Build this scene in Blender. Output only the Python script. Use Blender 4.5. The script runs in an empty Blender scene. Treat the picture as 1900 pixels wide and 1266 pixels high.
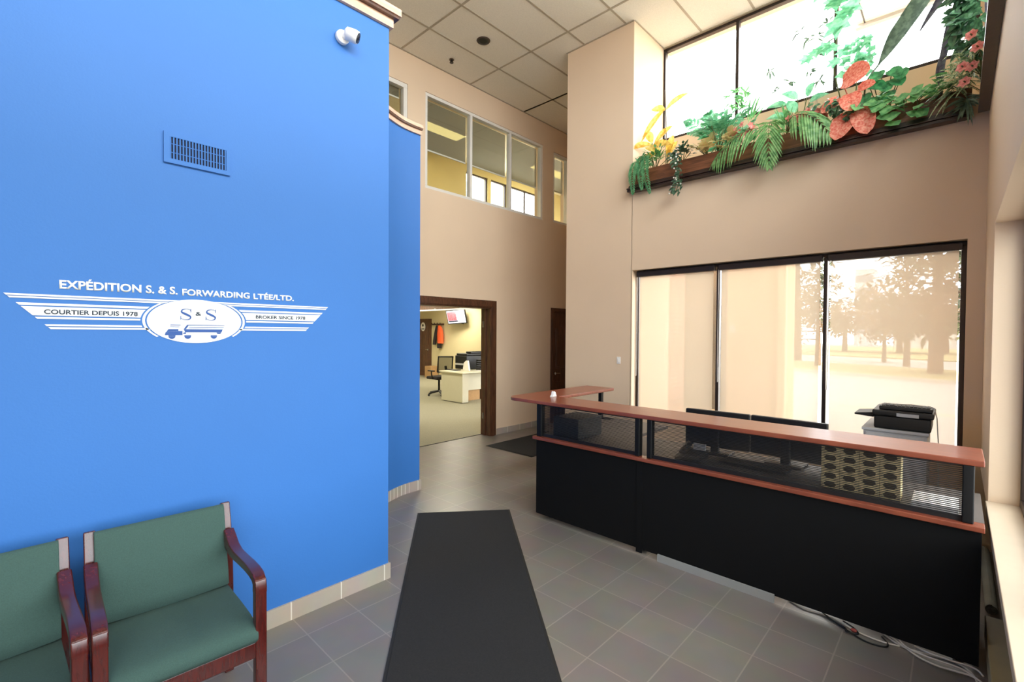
import bpy, math, random
from mathutils import Vector, Matrix, noise
from math import sin, cos, pi, radians as R
random.seed(7)
sc = bpy.context.scene
COL = sc.collection

# ------------------------------------------------------------------ camera
H = 1.7
yaw, pitch, roll, FPX = 0.81386, -0.018132, 0.0064122, 875.1
f_ = Vector((sin(yaw)*cos(pitch), cos(yaw)*cos(pitch), sin(pitch)))
r_ = Vector((cos(yaw), -sin(yaw), 0)); u_ = r_.cross(f_)
r2 = cos(roll)*r_ + sin(roll)*u_; u2 = -sin(roll)*r_ + cos(roll)*u_
cd = bpy.data.cameras.new('camera'); cam = bpy.data.objects.new('camera', cd); COL.objects.link(cam)
cd.sensor_fit = 'HORIZONTAL'; cd.sensor_width = 36; cd.lens = 36*FPX/1900; cd.clip_start = .02; cd.clip_end = 400
cam.matrix_world = Matrix(((r2.x, u2.x, -f_.x, 0), (r2.y, u2.y, -f_.y, 0), (r2.z, u2.z, -f_.z, H), (0, 0, 0, 1)))
sc.camera = cam

# ------------------------------------------------------------------ world, lights, exposure
w = bpy.data.worlds.new('overcast_sky'); sc.world = w; w.use_nodes = True
nt = w.node_tree; nt.nodes.clear()
wo = nt.nodes.new('ShaderNodeOutputWorld'); bg = nt.nodes.new('ShaderNodeBackground')
tc = nt.nodes.new('ShaderNodeTexCoord'); sp = nt.nodes.new('ShaderNodeSeparateXYZ'); cr = nt.nodes.new('ShaderNodeValToRGB')
nt.links.new(tc.outputs['Generated'], sp.inputs[0]); nt.links.new(sp.outputs['Z'], cr.inputs[0])
cr.color_ramp.elements[0].position = 0.0; cr.color_ramp.elements[0].color = (.80, .84, .88, 1)
cr.color_ramp.elements[1].position = .7; cr.color_ramp.elements[1].color = (1, 1, 1, 1)
nt.links.new(cr.outputs[0], bg.inputs[0]); bg.inputs[1].default_value = 12.5
nt.links.new(bg.outputs[0], wo.inputs[0])

def area(name, loc, direction, sx, sy, power=0, color=(1, 1, 1), portal=False):
    l = bpy.data.lights.new(name, 'AREA'); l.shape = 'RECTANGLE'; l.size = sx; l.size_y = sy; l.energy = power; l.color = color
    o = bpy.data.objects.new(name, l); COL.objects.link(o); o.location = loc
    o.rotation_euler = Vector(direction).to_track_quat('-Z', 'Y').to_euler()
    if portal: l.cycles.is_portal = True
    return o
area('portal_window_upper', (6.12, 1.45, 4.92), (-1, 0, 0), 3.0, 1.25, portal=True)
area('portal_window_lower', (5.44, 1.45, 1.57), (-1, 0, 0), 3.0, 1.8, portal=True)
area('portal_front_lower', (1.1, -.34, 1.54), (0, 1, 0), 5.8, 1.7, portal=True)
area('portal_front_upper', (1.6, -.34, 4.7), (0, 1, 0), 6.8, 1.5, portal=True)

sc.view_settings.view_transform = 'Standard'; sc.view_settings.look = 'None'
sc.view_settings.gamma = 1; sc.view_settings.use_curve_mapping = False
sc.view_settings.exposure = 0.42
cy = sc.cycles
cy.use_denoising = True
try: cy.denoiser = 'OPENIMAGEDENOISE'
except Exception: pass
cy.max_bounces = 10; cy.diffuse_bounces = 6; cy.glossy_bounces = 4; cy.transparent_max_bounces = 24; cy.transmission_bounces = 8
cy.sample_clamp_indirect = 8; cy.caustics_reflective = False; cy.caustics_refractive = False

# ------------------------------------------------------------------ materials
def lin(c):
    return tuple((v/255/12.92) if v/255 <= .04045 else ((v/255+.055)/1.055)**2.4 for v in c)
MATS = {}
def mat(name, c, rough=.6, metal=0, var=.06, scale=8, bump=0, bscale=60, emit=0, spec=.5, coat=0):
    if name in MATS: return MATS[name]
    m = bpy.data.materials.new(name); m.use_nodes = True; n = m.node_tree; b = n.nodes['Principled BSDF']
    col = lin(c)
    b.inputs['Roughness'].default_value = rough; b.inputs['Metallic'].default_value = metal
    b.inputs['Specular IOR Level'].default_value = spec; b.inputs['Coat Weight'].default_value = coat
    g = n.nodes.new('ShaderNodeNewGeometry'); no = n.nodes.new('ShaderNodeTexNoise'); no.inputs['Scale'].default_value = scale; no.inputs['Detail'].default_value = 4
    ra = n.nodes.new('ShaderNodeValToRGB')
    ra.color_ramp.elements[0].position = .3; ra.color_ramp.elements[1].position = .7
    ra.color_ramp.elements[0].color = (*[v*(1-var) for v in col], 1); ra.color_ramp.elements[1].color = (*[min(1, v*(1+var)) for v in col], 1)
    n.links.new(g.outputs['Position'], no.inputs['Vector']); n.links.new(no.outputs['Fac'], ra.inputs[0]); n.links.new(ra.outputs[0], b.inputs['Base Color'])
    if bump:
        nb = n.nodes.new('ShaderNodeTexNoise'); nb.inputs['Scale'].default_value = bscale; nb.inputs['Detail'].default_value = 3
        bp = n.nodes.new('ShaderNodeBump'); bp.inputs['Strength'].default_value = bump; bp.inputs['Distance'].default_value = .01
        n.links.new(g.outputs['Position'], nb.inputs['Vector']); n.links.new(nb.outputs['Fac'], bp.inputs['Height']); n.links.new(bp.outputs[0], b.inputs['Normal'])
    if emit:
        b.inputs['Emission Color'].default_value = (*col, 1); b.inputs['Emission Strength'].default_value = emit
    MATS[name] = m; return m

def tile_mat(name, c1, c2, grout, sx, sy, ox, oy, plane='xy', rough=.4, mort=.004, offset=0.0, bump=.3):
    m = bpy.data.materials.new(name); m.use_nodes = True; n = m.node_tree; b = n.nodes['Principled BSDF']
    g = n.nodes.new('ShaderNodeNewGeometry'); s = n.nodes.new('ShaderNodeSeparateXYZ'); c = n.nodes.new('ShaderNodeCombineXYZ')
    n.links.new(g.outputs['Position'], s.inputs[0])
    def off(out, v):
        a = n.nodes.new('ShaderNodeMath'); a.operation = 'SUBTRACT'; a.inputs[1].default_value = v; n.links.new(out, a.inputs[0]); return a.outputs[0]
    ax = {'x': 'X', 'y': 'Y', 'z': 'Z'}
    n.links.new(off(s.outputs[ax[plane[0]]], ox), c.inputs[0]); n.links.new(off(s.outputs[ax[plane[1]]], oy), c.inputs[1])
    t = n.nodes.new('ShaderNodeTexBrick'); t.offset = offset; t.squash = 1
    t.inputs['Scale'].default_value = 1; t.inputs['Brick Width'].default_value = sx; t.inputs['Row Height'].default_value = sy
    t.inputs['Mortar Size'].default_value = mort; t.inputs['Mortar Smooth'].default_value = .1; t.inputs['Bias'].default_value = 0
    t.inputs['Color1'].default_value = (*lin(c1), 1); t.inputs['Color2'].default_value = (*lin(c2), 1); t.inputs['Mortar'].default_value = (*lin(grout), 1)
    n.links.new(c.outputs[0], t.inputs['Vector'])
    no = n.nodes.new('ShaderNodeTexNoise'); no.inputs['Scale'].default_value = 5; no.inputs['Detail'].default_value = 6; n.links.new(g.outputs['Position'], no.inputs['Vector'])
    mx = n.nodes.new('ShaderNodeMix'); mx.data_type = 'RGBA'; mx.blend_type = 'OVERLAY'; mx.inputs[0].default_value = .18
    n.links.new(t.outputs['Color'], mx.inputs[6]); n.links.new(no.outputs['Color'], mx.inputs[7]); n.links.new(mx.outputs[2], b.inputs['Base Color'])
    b.inputs['Roughness'].default_value = rough
    if bump:
        iv = n.nodes.new('ShaderNodeMath'); iv.operation = 'SUBTRACT'; iv.inputs[0].default_value = 1; n.links.new(t.outputs['Fac'], iv.inputs[1])
        bp = n.nodes.new('ShaderNodeBump'); bp.inputs['Strength'].default_value = bump; bp.inputs['Distance'].default_value = .003
        n.links.new(iv.outputs[0], bp.inputs['Height']); n.links.new(bp.outputs[0], b.inputs['Normal'])
    MATS[name] = m; return m

def wood(name, c1, c2, rough=.35, stretch=(1, 12, 1), coat=.2):
    m = bpy.data.materials.new(name); m.use_nodes = True; n = m.node_tree; b = n.nodes['Principled BSDF']
    g = n.nodes.new('ShaderNodeNewGeometry'); mp = n.nodes.new('ShaderNodeMapping'); mp.inputs['Scale'].default_value = stretch
    no = n.nodes.new('ShaderNodeTexNoise'); no.inputs['Scale'].default_value = 5; no.inputs['Detail'].default_value = 7; no.inputs['Distortion'].default_value = .6
    ra = n.nodes.new('ShaderNodeValToRGB'); ra.color_ramp.elements[0].position = .35; ra.color_ramp.elements[1].position = .65
    ra.color_ramp.elements[0].color = (*lin(c1), 1); ra.color_ramp.elements[1].color = (*lin(c2), 1)
    n.links.new(g.outputs['Position'], mp.inputs[0]); n.links.new(mp.outputs[0], no.inputs['Vector']); n.links.new(no.outputs['Fac'], ra.inputs[0]); n.links.new(ra.outputs[0], b.inputs['Base Color'])
    b.inputs['Roughness'].default_value = rough; b.inputs['Coat Weight'].default_value = coat; b.inputs['Coat Roughness'].default_value = .25
    MATS[name] = m; return m

def leafmat(name, c1, c2, trans=.35, scale=25):
    m = bpy.data.materials.new(name); m.use_nodes = True; n = m.node_tree; b = n.nodes['Principled BSDF']; out = n.nodes['Material Output']
    g = n.nodes.new('ShaderNodeNewGeometry'); no = n.nodes.new('ShaderNodeTexNoise'); no.inputs['Scale'].default_value = scale; no.inputs['Detail'].default_value = 3
    ra = n.nodes.new('ShaderNodeValToRGB'); ra.color_ramp.elements[0].position = .38; ra.color_ramp.elements[1].position = .62
    ra.color_ramp.elements[0].color = (*lin(c1), 1); ra.color_ramp.elements[1].color = (*lin(c2), 1)
    n.links.new(g.outputs['Position'], no.inputs['Vector']); n.links.new(no.outputs['Fac'], ra.inputs[0]); n.links.new(ra.outputs[0], b.inputs['Base Color'])
    b.inputs['Roughness'].default_value = .45
    t = n.nodes.new('ShaderNodeBsdfTranslucent'); n.links.new(ra.outputs[0], t.inputs[0])
    mx = n.nodes.new('ShaderNodeMixShader'); mx.inputs[0].default_value = trans
    n.links.new(b.outputs[0], mx.inputs[1]); n.links.new(t.outputs[0], mx.inputs[2]); n.links.new(mx.outputs[0], out.inputs[0])
    MATS[name] = m; return m

def sheer(name, c, see, tl=.5, tint=(1, 1, 1)):
    """woven see-through cloth: part open holes, part light-scattering yarn"""
    m = bpy.data.materials.new(name); m.use_nodes = True; n = m.node_tree; n.nodes.remove(n.nodes['Principled BSDF']); out = n.nodes['Material Output']
    d = n.nodes.new('ShaderNodeBsdfDiffuse'); t = n.nodes.new('ShaderNodeBsdfTranslucent'); tr = n.nodes.new('ShaderNodeBsdfTransparent')
    g = n.nodes.new('ShaderNodeNewGeometry'); no = n.nodes.new('ShaderNodeTexNoise'); no.inputs['Scale'].default_value = 3
    ra = n.nodes.new('ShaderNodeValToRGB'); ra.color_ramp.elements[0].color = (*[v*.95 for v in lin(c)], 1); ra.color_ramp.elements[1].color = (*lin(c), 1)
    n.links.new(g.outputs['Position'], no.inputs['Vector']); n.links.new(no.outputs['Fac'], ra.inputs[0])
    n.links.new(ra.outputs[0], d.inputs[0]); n.links.new(ra.outputs[0], t.inputs[0]); tr.inputs[0].default_value = (*tint, 1)
    a = n.nodes.new('ShaderNodeMixShader'); a.inputs[0].default_value = tl; n.links.new(d.outputs[0], a.inputs[1]); n.links.new(t.outputs[0], a.inputs[2])
    b = n.nodes.new('ShaderNodeMixShader'); b.inputs[0].default_value = see; n.links.new(a.outputs[0], b.inputs[1]); n.links.new(tr.outputs[0], b.inputs[2]); n.links.new(b.outputs[0], out.inputs[0])
    MATS[name] = m; return m

def glassmat(name, tint=(1, 1, 1), refl=.06):
    m = bpy.data.materials.new(name); m.use_nodes = True; n = m.node_tree; n.nodes.remove(n.nodes['Principled BSDF']); out = n.nodes['Material Output']
    tr = n.nodes.new('ShaderNodeBsdfTransparent'); tr.inputs[0].default_value = (*tint, 1)
    g = n.nodes.new('ShaderNodeBsdfGlossy'); g.inputs['Roughness'].default_value = .02
    lw = n.nodes.new('ShaderNodeLayerWeight'); lw.inputs['Blend'].default_value = .15
    mm = n.nodes.new('ShaderNodeMath'); mm.operation = 'MULTIPLY_ADD'; mm.inputs[1].default_value = .6; mm.inputs[2].default_value = refl; n.links.new(lw.outputs['Fresnel'], mm.inputs[0])
    mm.use_clamp = True
    mx = n.nodes.new('ShaderNodeMixShader'); n.links.new(mm.outputs[0], mx.inputs[0]); n.links.new(tr.outputs[0], mx.inputs[1]); n.links.new(g.outputs[0], mx.inputs[2]); n.links.new(mx.outputs[0], out.inputs[0])
    MATS[name] = m; return m

beige = mat('beige_wall_paint', (224, 200, 172), .75, var=.02, scale=1.5, bump=.05, bscale=120)
blue = mat('blue_wall_paint', (45, 107, 180), .6, var=.03, scale=1.2, bump=.04, bscale=120)
officep = mat('cream_office_paint', (212, 200, 160), .8, var=.02, scale=2)
yellowp = mat('yellow_office_paint', (180, 164, 110), .8, var=.03, scale=2)
floorm = tile_mat('floor_tile', (122, 116, 109), (116, 110, 104), (140, 132, 122), .31, .31, 2.98, 1.07, 'xy', .33, .0035)
basem = tile_mat('baseboard_tile', (168, 156, 144), (160, 149, 138), (215, 208, 196), .31, .4, 1.42, -.2, 'xz', .4, .004)
basen = tile_mat('baseboard_narrow_tile', (168, 156, 144), (160, 149, 138), (215, 208, 196), .055, .4, 0, -.2, 'xz', .4, .004)
carpet = mat('office_carpet', (150, 146, 126), .95, var=.12, scale=60, bump=.3, bscale=300)
ceilm = mat('ceiling_panel', (240, 236, 224), .9, var=.05, scale=90, bump=.15, bscale=250)
tbar = mat('ceiling_tee_bar', (176, 166, 148), .6, var=.02)
darkwood = wood('dark_walnut_wood', (66, 40, 27), (96, 60, 41), .36, (6, 6, 1))
planterw = wood('planter_wood', (92, 54, 32), (126, 78, 50), .38, (8, 1, 8))
lacq = wood('mahogany_lacquer', (60, 14, 11), (78, 21, 16), .22, (14, 14, 2), .5)
cherry = wood('cherry_laminate', (122, 60, 42), (140, 72, 50), .3, (14, 1, 1), .25)
trimw = wood('pale_trim_wood', (206, 164, 136), (222, 184, 156), .45, (1, 9, 9))
blackp = mat('black_panel', (5, 5, 5), .75, var=.1, scale=30, spec=.25)
blackpl = mat('black_plastic', (20, 20, 22), .4, var=.1)
blackmt = mat('black_metal', (14, 14, 15), .5, var=.05, spec=.3)
bronze = mat('bronze_frame', (52, 42, 38), .4, metal=.4, var=.08)
whitefr = mat('white_frame', (228, 224, 216), .4, var=.02)
whitepl = mat('white_plastic', (236, 234, 230), .35, var=.02)
greycab = mat('grey_cabinet', (190, 190, 192), .45, var=.02)
greenfab = mat('green_fabric', (56, 82, 76), .95, var=.1, scale=220, bump=.35, bscale=500)
rubber = mat('mat_rubber_edge', (20, 20, 20), .7)
matpile = mat('charcoal_mat_pile', (30, 30, 31), .97, var=.28, scale=140, bump=.5, bscale=420)
chrome = mat('chrome', (200, 200, 200), .2, metal=1, var=.02)
card = mat('brown_cardboard', (176, 140, 96), .85, var=.06, scale=20)
gl_clear = glassmat('window_glass', (.96, .98, .97))
gl_dim = glassmat('daylight_cutting_glass', (.5, .52, .52))  # made-up dark tint that cuts daylight through the lower front window
gl_int = glassmat('interior_glass', (.9, .93, .9), .05)
shade_c = sheer('cream_solar_screen', (226, 206, 178), .10, .165)
shade_g = sheer('grey_solar_screen', (126, 122, 110), .14, .35)

# ------------------------------------------------------------------ mesh helpers
class MB:
    def __init__(s): s.v = []; s.f = []
    def add(s, vs, fs):
        n = len(s.v); s.v += [Vector(v) for v in vs]; s.f += [tuple(i+n for i in q) for q in fs]; return s
    def box(s, a, b, M=None):
        (x0, y0, z0), (x1, y1, z1) = a, b
        x0, x1 = min(x0, x1), max(x0, x1); y0, y1 = min(y0, y1), max(y0, y1); z0, z1 = min(z0, z1), max(z0, z1)
        vs = [Vector(p) for p in ((x0, y0, z0), (x1, y0, z0), (x1, y1, z0), (x0, y1, z0), (x0, y0, z1), (x1, y0, z1), (x1, y1, z1), (x0, y1, z1))]
        if M: vs = [M @ v for v in vs]
        return s.add(vs, [(0, 3, 2, 1), (4, 5, 6, 7), (0, 1, 5, 4), (1, 2, 6, 5), (2, 3, 7, 6), (3, 0, 4, 7)])
    def prism(s, pts, plane, a, b):
        """closed outline pts (2D) in plane 'xy','xz','yz' extruded from a to b on the third axis"""
        def P(p, c): return {'xy': (p[0], p[1], c), 'xz': (p[0], c, p[1]), 'yz': (c, p[0], p[1])}[plane]
        n = len(pts)
        return s.add([P(p, a) for p in pts]+[P(p, b) for p in pts], [tuple(range(n))[::-1], tuple(range(n, 2*n))]+[(i, (i+1) % n, n+(i+1) % n, n+i) for i in range(n)])
    def tube(s, pts, r, n=8, cap=True):
        pts = [Vector(p) for p in pts]; rs = r if isinstance(r, (list, tuple)) else [r]*len(pts); k = len(pts); base = len(s.v)
        ref = Vector((0, 0, 1)); T0 = (pts[1]-pts[0]).normalized()
        if abs(T0.dot(ref)) > .95: ref = Vector((1, 0, 0))
        N = ref.cross(T0).normalized()
        for i, p in enumerate(pts):
            T = (pts[min(i+1, k-1)]-pts[max(i-1, 0)]).normalized()
            N = (N-T*N.dot(T))
            N = N.normalized() if N.length > 1e-6 else T.orthogonal().normalized()
            B = T.cross(N)
            for j in range(n):
                a = 2*pi*j/n; s.v.append(p+(N*cos(a)+B*sin(a))*rs[i])
        for i in range(k-1):
            for j in range(n):
                a, b = base+i*n+j, base+i*n+(j+1) % n; s.f.append((a, b, b+n, a+n))
        if cap: s.f.append(tuple(base+j for j in range(n))[::-1]); s.f.append(tuple(base+(k-1)*n+j for j in range(n)))
        return s
    def cyl(s, a, b, r, n=20, r1=None): return s.tube([a, b], [r, r1 if r1 is not None else r], n)
    def ribbon(s, path, w, h, xc, closed=True):
        """rectangular bar: path of (y,z), width w across x at xc, thickness h in the plane"""
        k = len(path); base = len(s.v)
        for i, (y, z) in enumerate(path):
            a = path[max(i-1, 0)]; b = path[min(i+1, k-1)]; t = Vector((b[0]-a[0], b[1]-a[1])).normalized(); nn = Vector((-t.y, t.x))
            hh = h[i] if isinstance(h, list) else h
            for sx, sn in ((-1, -1), (1, -1), (1, 1), (-1, 1)):
                s.v.append(Vector((xc+sx*w/2, y+nn.x*sn*hh/2, z+nn.y*sn*hh/2)))
        for i in range(k-1):
            for j in range(4):
                a, b = base+i*4+j, base+i*4+(j+1) % 4; s.f.append((a, b, b+4, a+4))
        s.f.append((base+3, base+2, base+1, base)); s.f.append(tuple(base+(k-1)*4+j for j in range(4)))
        return s
    def sphere(s, c, r, n=12, m=8, sq=(1, 1, 1)):
        c = Vector(c); base = len(s.v)
        for i in range(m+1):
            th = pi*i/m
            for j in range(n):
                ph = 2*pi*j/n; s.v.append(c+Vector((sin(th)*cos(ph)*sq[0], sin(th)*sin(ph)*sq[1], cos(th)*sq[2]))*r)
        for i in range(m):
            for j in range(n):
                a, b = base+i*n+j, base+i*n+(j+1) % n; s.f.append((a, a+n, b+n, b))
        return s
    def build(s, name, m, parent=None, bevel=0, smooth=False, segs=2, subsurf=0):
        off = Vector((0, 0, 0)); p = parent
        while p: off += p.location; p = p.parent
        loc = Vector((0, 0, 0))
        if not parent:
            mn = Vector([min(v[i] for v in s.v) for i in range(3)]); mx = Vector([max(v[i] for v in s.v) for i in range(3)])
            loc = Vector(((mn.x+mx.x)/2, (mn.y+mx.y)/2, mn.z)); off = loc
        me = bpy.data.meshes.new(name); me.from_pydata([v-off for v in s.v], [], s.f); me.validate(); me.update()
        me.materials.append(m)
        o = bpy.data.objects.new(name, me); COL.objects.link(o); o.location = loc
        if parent: o.parent = parent
        if bevel:
            b = o.modifiers.new('bevel', 'BEVEL'); b.width = bevel; b.segments = segs; b.limit_method = 'ANGLE'; b.angle_limit = R(40)
        if subsurf:
            ss = o.modifiers.new('sub', 'SUBSURF'); ss.levels = subsurf; ss.render_levels = subsurf
        if smooth or bevel:
            for q in me.polygons: q.use_smooth = True
            if not smooth or bevel:
                try:
                    wn = o.modifiers.new('wn', 'WEIGHTED_NORMAL'); wn.keep_sharp = True
                except Exception: pass
        return o

def tag(o, label=None, cat=None, group=None, kind=None):
    if label: o['label'] = label
    if cat: o['category'] = cat
    if group: o['group'] = group
    if kind: o['kind'] = kind
    return o
def root(name, loc=(0, 0, 0), label=None, cat=None, group=None, kind=None):
    o = bpy.data.objects.new(name, None); COL.objects.link(o); o.location = loc; o.empty_display_size = .1
    return tag(o, label, cat, group, kind)
def bx(name, a, b, m, parent=None, bevel=0, **k): return MB().box(a, b).build(name, m, parent, bevel, **k)
def copy_tree(o, parent=None):
    c = o.copy(); COL.objects.link(c)
    if parent: c.parent = parent
    for ch in o.children: copy_tree(ch, c)
    return c

def wall(name, axis, c0, c1, u0, u1, z0, z1, m, holes=()):
    us = sorted({u0, u1, *[h[0] for h in holes], *[h[1] for h in holes]}); zs = sorted({z0, z1, *[h[2] for h in holes], *[h[3] for h in holes]})
    mb = MB()
    for i in range(len(us)-1):
        run = None
        for j in range(len(zs)-1):
            uc, zc = (us[i]+us[i+1])/2, (zs[j]+zs[j+1])/2
            solid = not any(h[0] < uc < h[1] and h[2] < zc < h[3] for h in holes)
            if solid:
                if axis == 'y': mb.box((us[i], c0, zs[j]), (us[i+1], c1, zs[j+1]))
                else: mb.box((c0, us[i], zs[j]), (c1, us[i+1], zs[j+1]))
    o = mb.build(name, m); o['kind'] = 'structure'; return o

XR, YB, YL, ZC, YF = 5.257, 5.544, 2.83, 5.53, -.15
# ------------------------------------------------------------------ big structure
fl = bx('floor', (-1.9, -.4, -.1), (8.4, 5.745, 0), floorm); fl['kind'] = 'structure'
fo = bx('floor_office', (2.9, 5.745, -.1), (11.2, 17, .002), carpet); fo['kind'] = 'structure'
bx('trim_threshold', (3.7, 5.735, 0), (5.4, 5.752, .006), bronze)['kind'] = 'structure'
ce = MB().box((-1.9, -.4, ZC), (6.3, 5.55, ZC+.12)).box((6.3, 3.8, ZC), (7.6, 5.55, ZC+.12)).build('ceiling', ceilm); ce['kind'] = 'structure'
g = MB()
for k in range(-8, 2):
    y = 4.906+.62*k
    if -.1 < y < 5.5: g.box((-1.8, y-.013, ZC-.004), (6.04 if y < 2.95 else (7.45 if y > 3.94 else XR), y+.013, ZC+.004))
for k in range(-5, 3):
    x = 4.88+1.24*k
    if x > -1.8: g.box((x-.013, (3.95 if x > XR and k > 1 else (-.15 if x < XR else 3.95)), ZC-.005), (x+.013, 5.54, ZC+.004))
g.box((6.12-1.24*0-.013, 3.95, ZC-.005), (6.12+.013, 5.54, ZC+.004))
g.build('grid', tbar, ce)
g = MB().box((-1.8, 5.524, ZC-.008), (7.45, 5.546, ZC-.001)).box((6.03, -.1, ZC-.01), (6.05, 2.94, ZC-.001)).box((XR-.02, 2.94, ZC-.008), (XR, 3.96, ZC-.001)).box((XR, 2.925, ZC-.008), (6.05, 2.945, ZC-.001)).build('edge_angle', tbar, ce)

WIN4 = (4.05, 6.66, 3.755, 5.115); WIN5 = (6.965, 7.45, 3.775, 5.08); WIN3 = (2.0, 3.755, 3.75, 5.1)
wall('wall_back', 'y', YB, YB+.2, -1.9, 8.4, 0, ZC+.1, beige, [(3.7, 5.37, 0, 2.11), (6.99, 7.9, 0, 2.1), WIN4, WIN5, WIN3])
wall('wall_right', 'x', XR, XR+.2, YF-.2, 2.945, -.1, 3.3, beige, [(-.045, 2.93, .66, 2.475)])
bx('wall_pillar', (XR, 2.94, 0), (6.3, 3.945, ZC+.05), beige)['kind'] = 'structure'
wall('wall_right_knee', 'x', 6.05, 6.25, YF-.2, 2.945, 3.6, ZC+.1, beige, [(-.10, 2.95, 4.29, ZC-.01)])
bx('wall_right_shelf', (XR, YF-.2, 3.3), (6.25, 2.945, 3.6), beige)['kind'] = 'structure'
MB().box((6.3, 3.80, -.2), (8.6, 3.945, 3.5)).box((6.3, 3.80, 3.5), (7.5, 3.945, ZC+.1)).build('wall_alcove', beige)['kind'] = 'structure'
MB().box((8.2, 3.9, 0), (8.4, 5.6, 3.5)).box((7.46, 3.9, 3.5), (7.6, 5.6, ZC+.1)).box((7.6, 3.8, 3.5), (8.6, 5.6, 3.6)).build('wall_alcove_end', beige)['kind'] = 'structure'
wall('wall_front', 'y', YF-.2, YF, -1.9, 6.25, .64, ZC+.1, beige, [(-1.7, 4.02, .7, 2.37), (-1.7, 5.1, 4.0, 5.45)])
bx('wall_front_apron', (-1.9, YF-.2, 0), (XR, YF-.09, .66), mat('apron_shade_tone', (96, 92, 72), .7))['kind'] = 'structure'  # shade under the ledge is put into the wall's dark olive colour
bx('trim_window_ledge', (-1.7, YF-.2, .66), (4.02, YF+.012, .705), mat('ledge_paint', (204, 186, 162), .5, var=.03), bevel=.004)['kind'] = 'structure'
bx('wall_left', (-2.0, -.4, 0), (-1.8, 5.745, ZC+.1), beige)['kind'] = 'structure'
bx('wall_blue', (-1.8, YL, 0), (1.765, YL+.13, 3.80), blue)['kind'] = 'structure'
# curved second blue wall
cp = [(1.77, 3.50), (1.95, 3.70), (2.15, 3.87), (2.35, 4.0), (2.55, 4.10), (2.72, 4.165), (2.86, 4.19), (3.0, 4.195)]
def resample(c, n=6):
    c = [Vector((*p, 0)) for p in c]; out = []
    for i in range(len(c)-1):
        p0, p1, p2, p3 = c[max(0, i-1)], c[i], c[i+1], c[min(len(c)-1, i+2)]
        for k in range(n):
            t = k/n; q = .5*((2*p1)+(-p0+p2)*t+(2*p0-5*p1+4*p2-p3)*t*t+(-p0+3*p1-3*p2+p3)*t**3); out.append((q.x, q.y))
    return out+[(c[-1].x, c[-1].y)]
cp = resample(cp)
def offs(cp, d): 
    out = []
    for i, p in enumerate(cp):
        a, b = cp[max(0, i-1)], cp[min(len(cp)-1, i+1)]; t = Vector((b[0]-a[0], b[1]-a[1])).normalized(); out.append((p[0]-t.y*d, p[1]+t.x*d))
    return out
bw = MB().prism(cp+offs(cp, .13)[::-1], 'xy', 0, 3.79).build('wall_curved_blue', blue); bw['kind'] = 'structure'
for nm, e0, e1, z0, z1, mm in (('trim_curved_face', -.022, .14, 3.79, 3.835, trimw), ('trim_curved_gap', -.045, .15, 3.835, 3.85, darkwood), ('trim_curved_cap', -.05, .15, 3.85, 3.885, trimw)):
    o = MB().prism(offs(cp, e0)+offs(cp, e1)[::-1], 'xy', z0, z1).build(nm, mm); o['kind'] = 'structure'
for nm, e, z0, z1, mm in (('trim_blue_face', .022, 3.752, 3.81, trimw), ('trim_blue_gap', .05, 3.81, 3.828, darkwood), ('trim_blue_cap', .06, 3.828, 3.875, trimw)):
    o = bx(nm, (-1.8, YL-e, z0), (1.765+e, YL+.13+e, z1), mm); o['kind'] = 'structure'
bx('baseboard_blue', (-1.8, YL-.012, 0), (1.777, YL+.142, .105), basem)['kind'] = 'structure'
o = MB().prism(offs(cp[:37], -.012)+offs(cp[:37], .0)[::-1], 'xy', 0, .105).build('baseboard_curved', basen); o['kind'] = 'structure'
o = MB().box((2.86, 4.178, 0), (3.012, 4.34, .105)).build('baseboard_curved_end', basem); o['kind'] = 'structure'
bx('baseboard_back', (5.5, YB-.012, 0), (6.9, YB, .1), basem)['kind'] = 'structure'
bx('baseboard_back_left', (-1.8, YB-.012, 0), (3.6, YB, .1), basem)['kind'] = 'structure'
bx('baseboard_pillar', (XR-.012, YF, 0), (XR, 3.957, .1), tile_mat('baseboard_tile_side', (168, 156, 144), (160, 149, 138), (215, 208, 196), .31, .4, .1, -.2, 'yz', .4))['kind'] = 'structure'

# ------------------------------------------------------------------ windows (structure)
def window(name, axis, c, u0, u1, z0, z1, mulls, fm, gm, fw=.05, depth=.06, side=1, mw=None):
    mw = mw or fw
    rt = root(name, (c, u0, z0) if axis == 'x' else (u0, c, z0), kind='structure')
    mb = MB()
    def b(ua, ub, za, zb, d=depth):
        if axis == 'x': mb.box((c-d/2, ua, za), (c+d/2, ub, zb))
        else: mb.box((ua, c-d/2, za), (ub, c+d/2, zb))
    b(u0, u1, z0, z0+fw); b(u0, u1, z1-fw, z1); b(u0, u0+fw, z0+fw, z1-fw); b(u1-fw, u1, z0+fw, z1-fw)
    mb.build('frame', fm, rt, bevel=.004)
    for m_ in mulls:
        mb = MB(); b(m_-mw/2, m_+mw/2, z0+fw, z1-fw); mb.build('mullion', fm, rt, bevel=.004)
    es = [u0]+list(mulls)+[u1]
    for i in range(len(es)-1):
        a = es[i]+(fw if i == 0 else mw/2); e = es[i+1]-(fw if i == len(es)-2 else mw/2)
        mb = MB()
        if axis == 'x': mb.add([(c, a, z0+fw), (c, e, z0+fw), (c, e, z1-fw), (c, a, z1-fw)], [(0, 1, 2, 3)])
        else: mb.add([(a, c, z0+fw), (e, c, z0+fw), (e, c, z1-fw), (a, c, z1-fw)], [(0, 1, 2, 3)])
        mb.build('glass_pane', gm, rt)
    return rt
window('window_1', 'x', 6.09, -.10, 2.95, 4.29, ZC-.01, [1.0, 2.0], bronze, gl_clear, .035, .07)
window('window_2', 'x', XR+.135, -.045, 2.93, .66, 2.475, [.93, 1.935], bronze, gl_clear, .035, .06)
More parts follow.
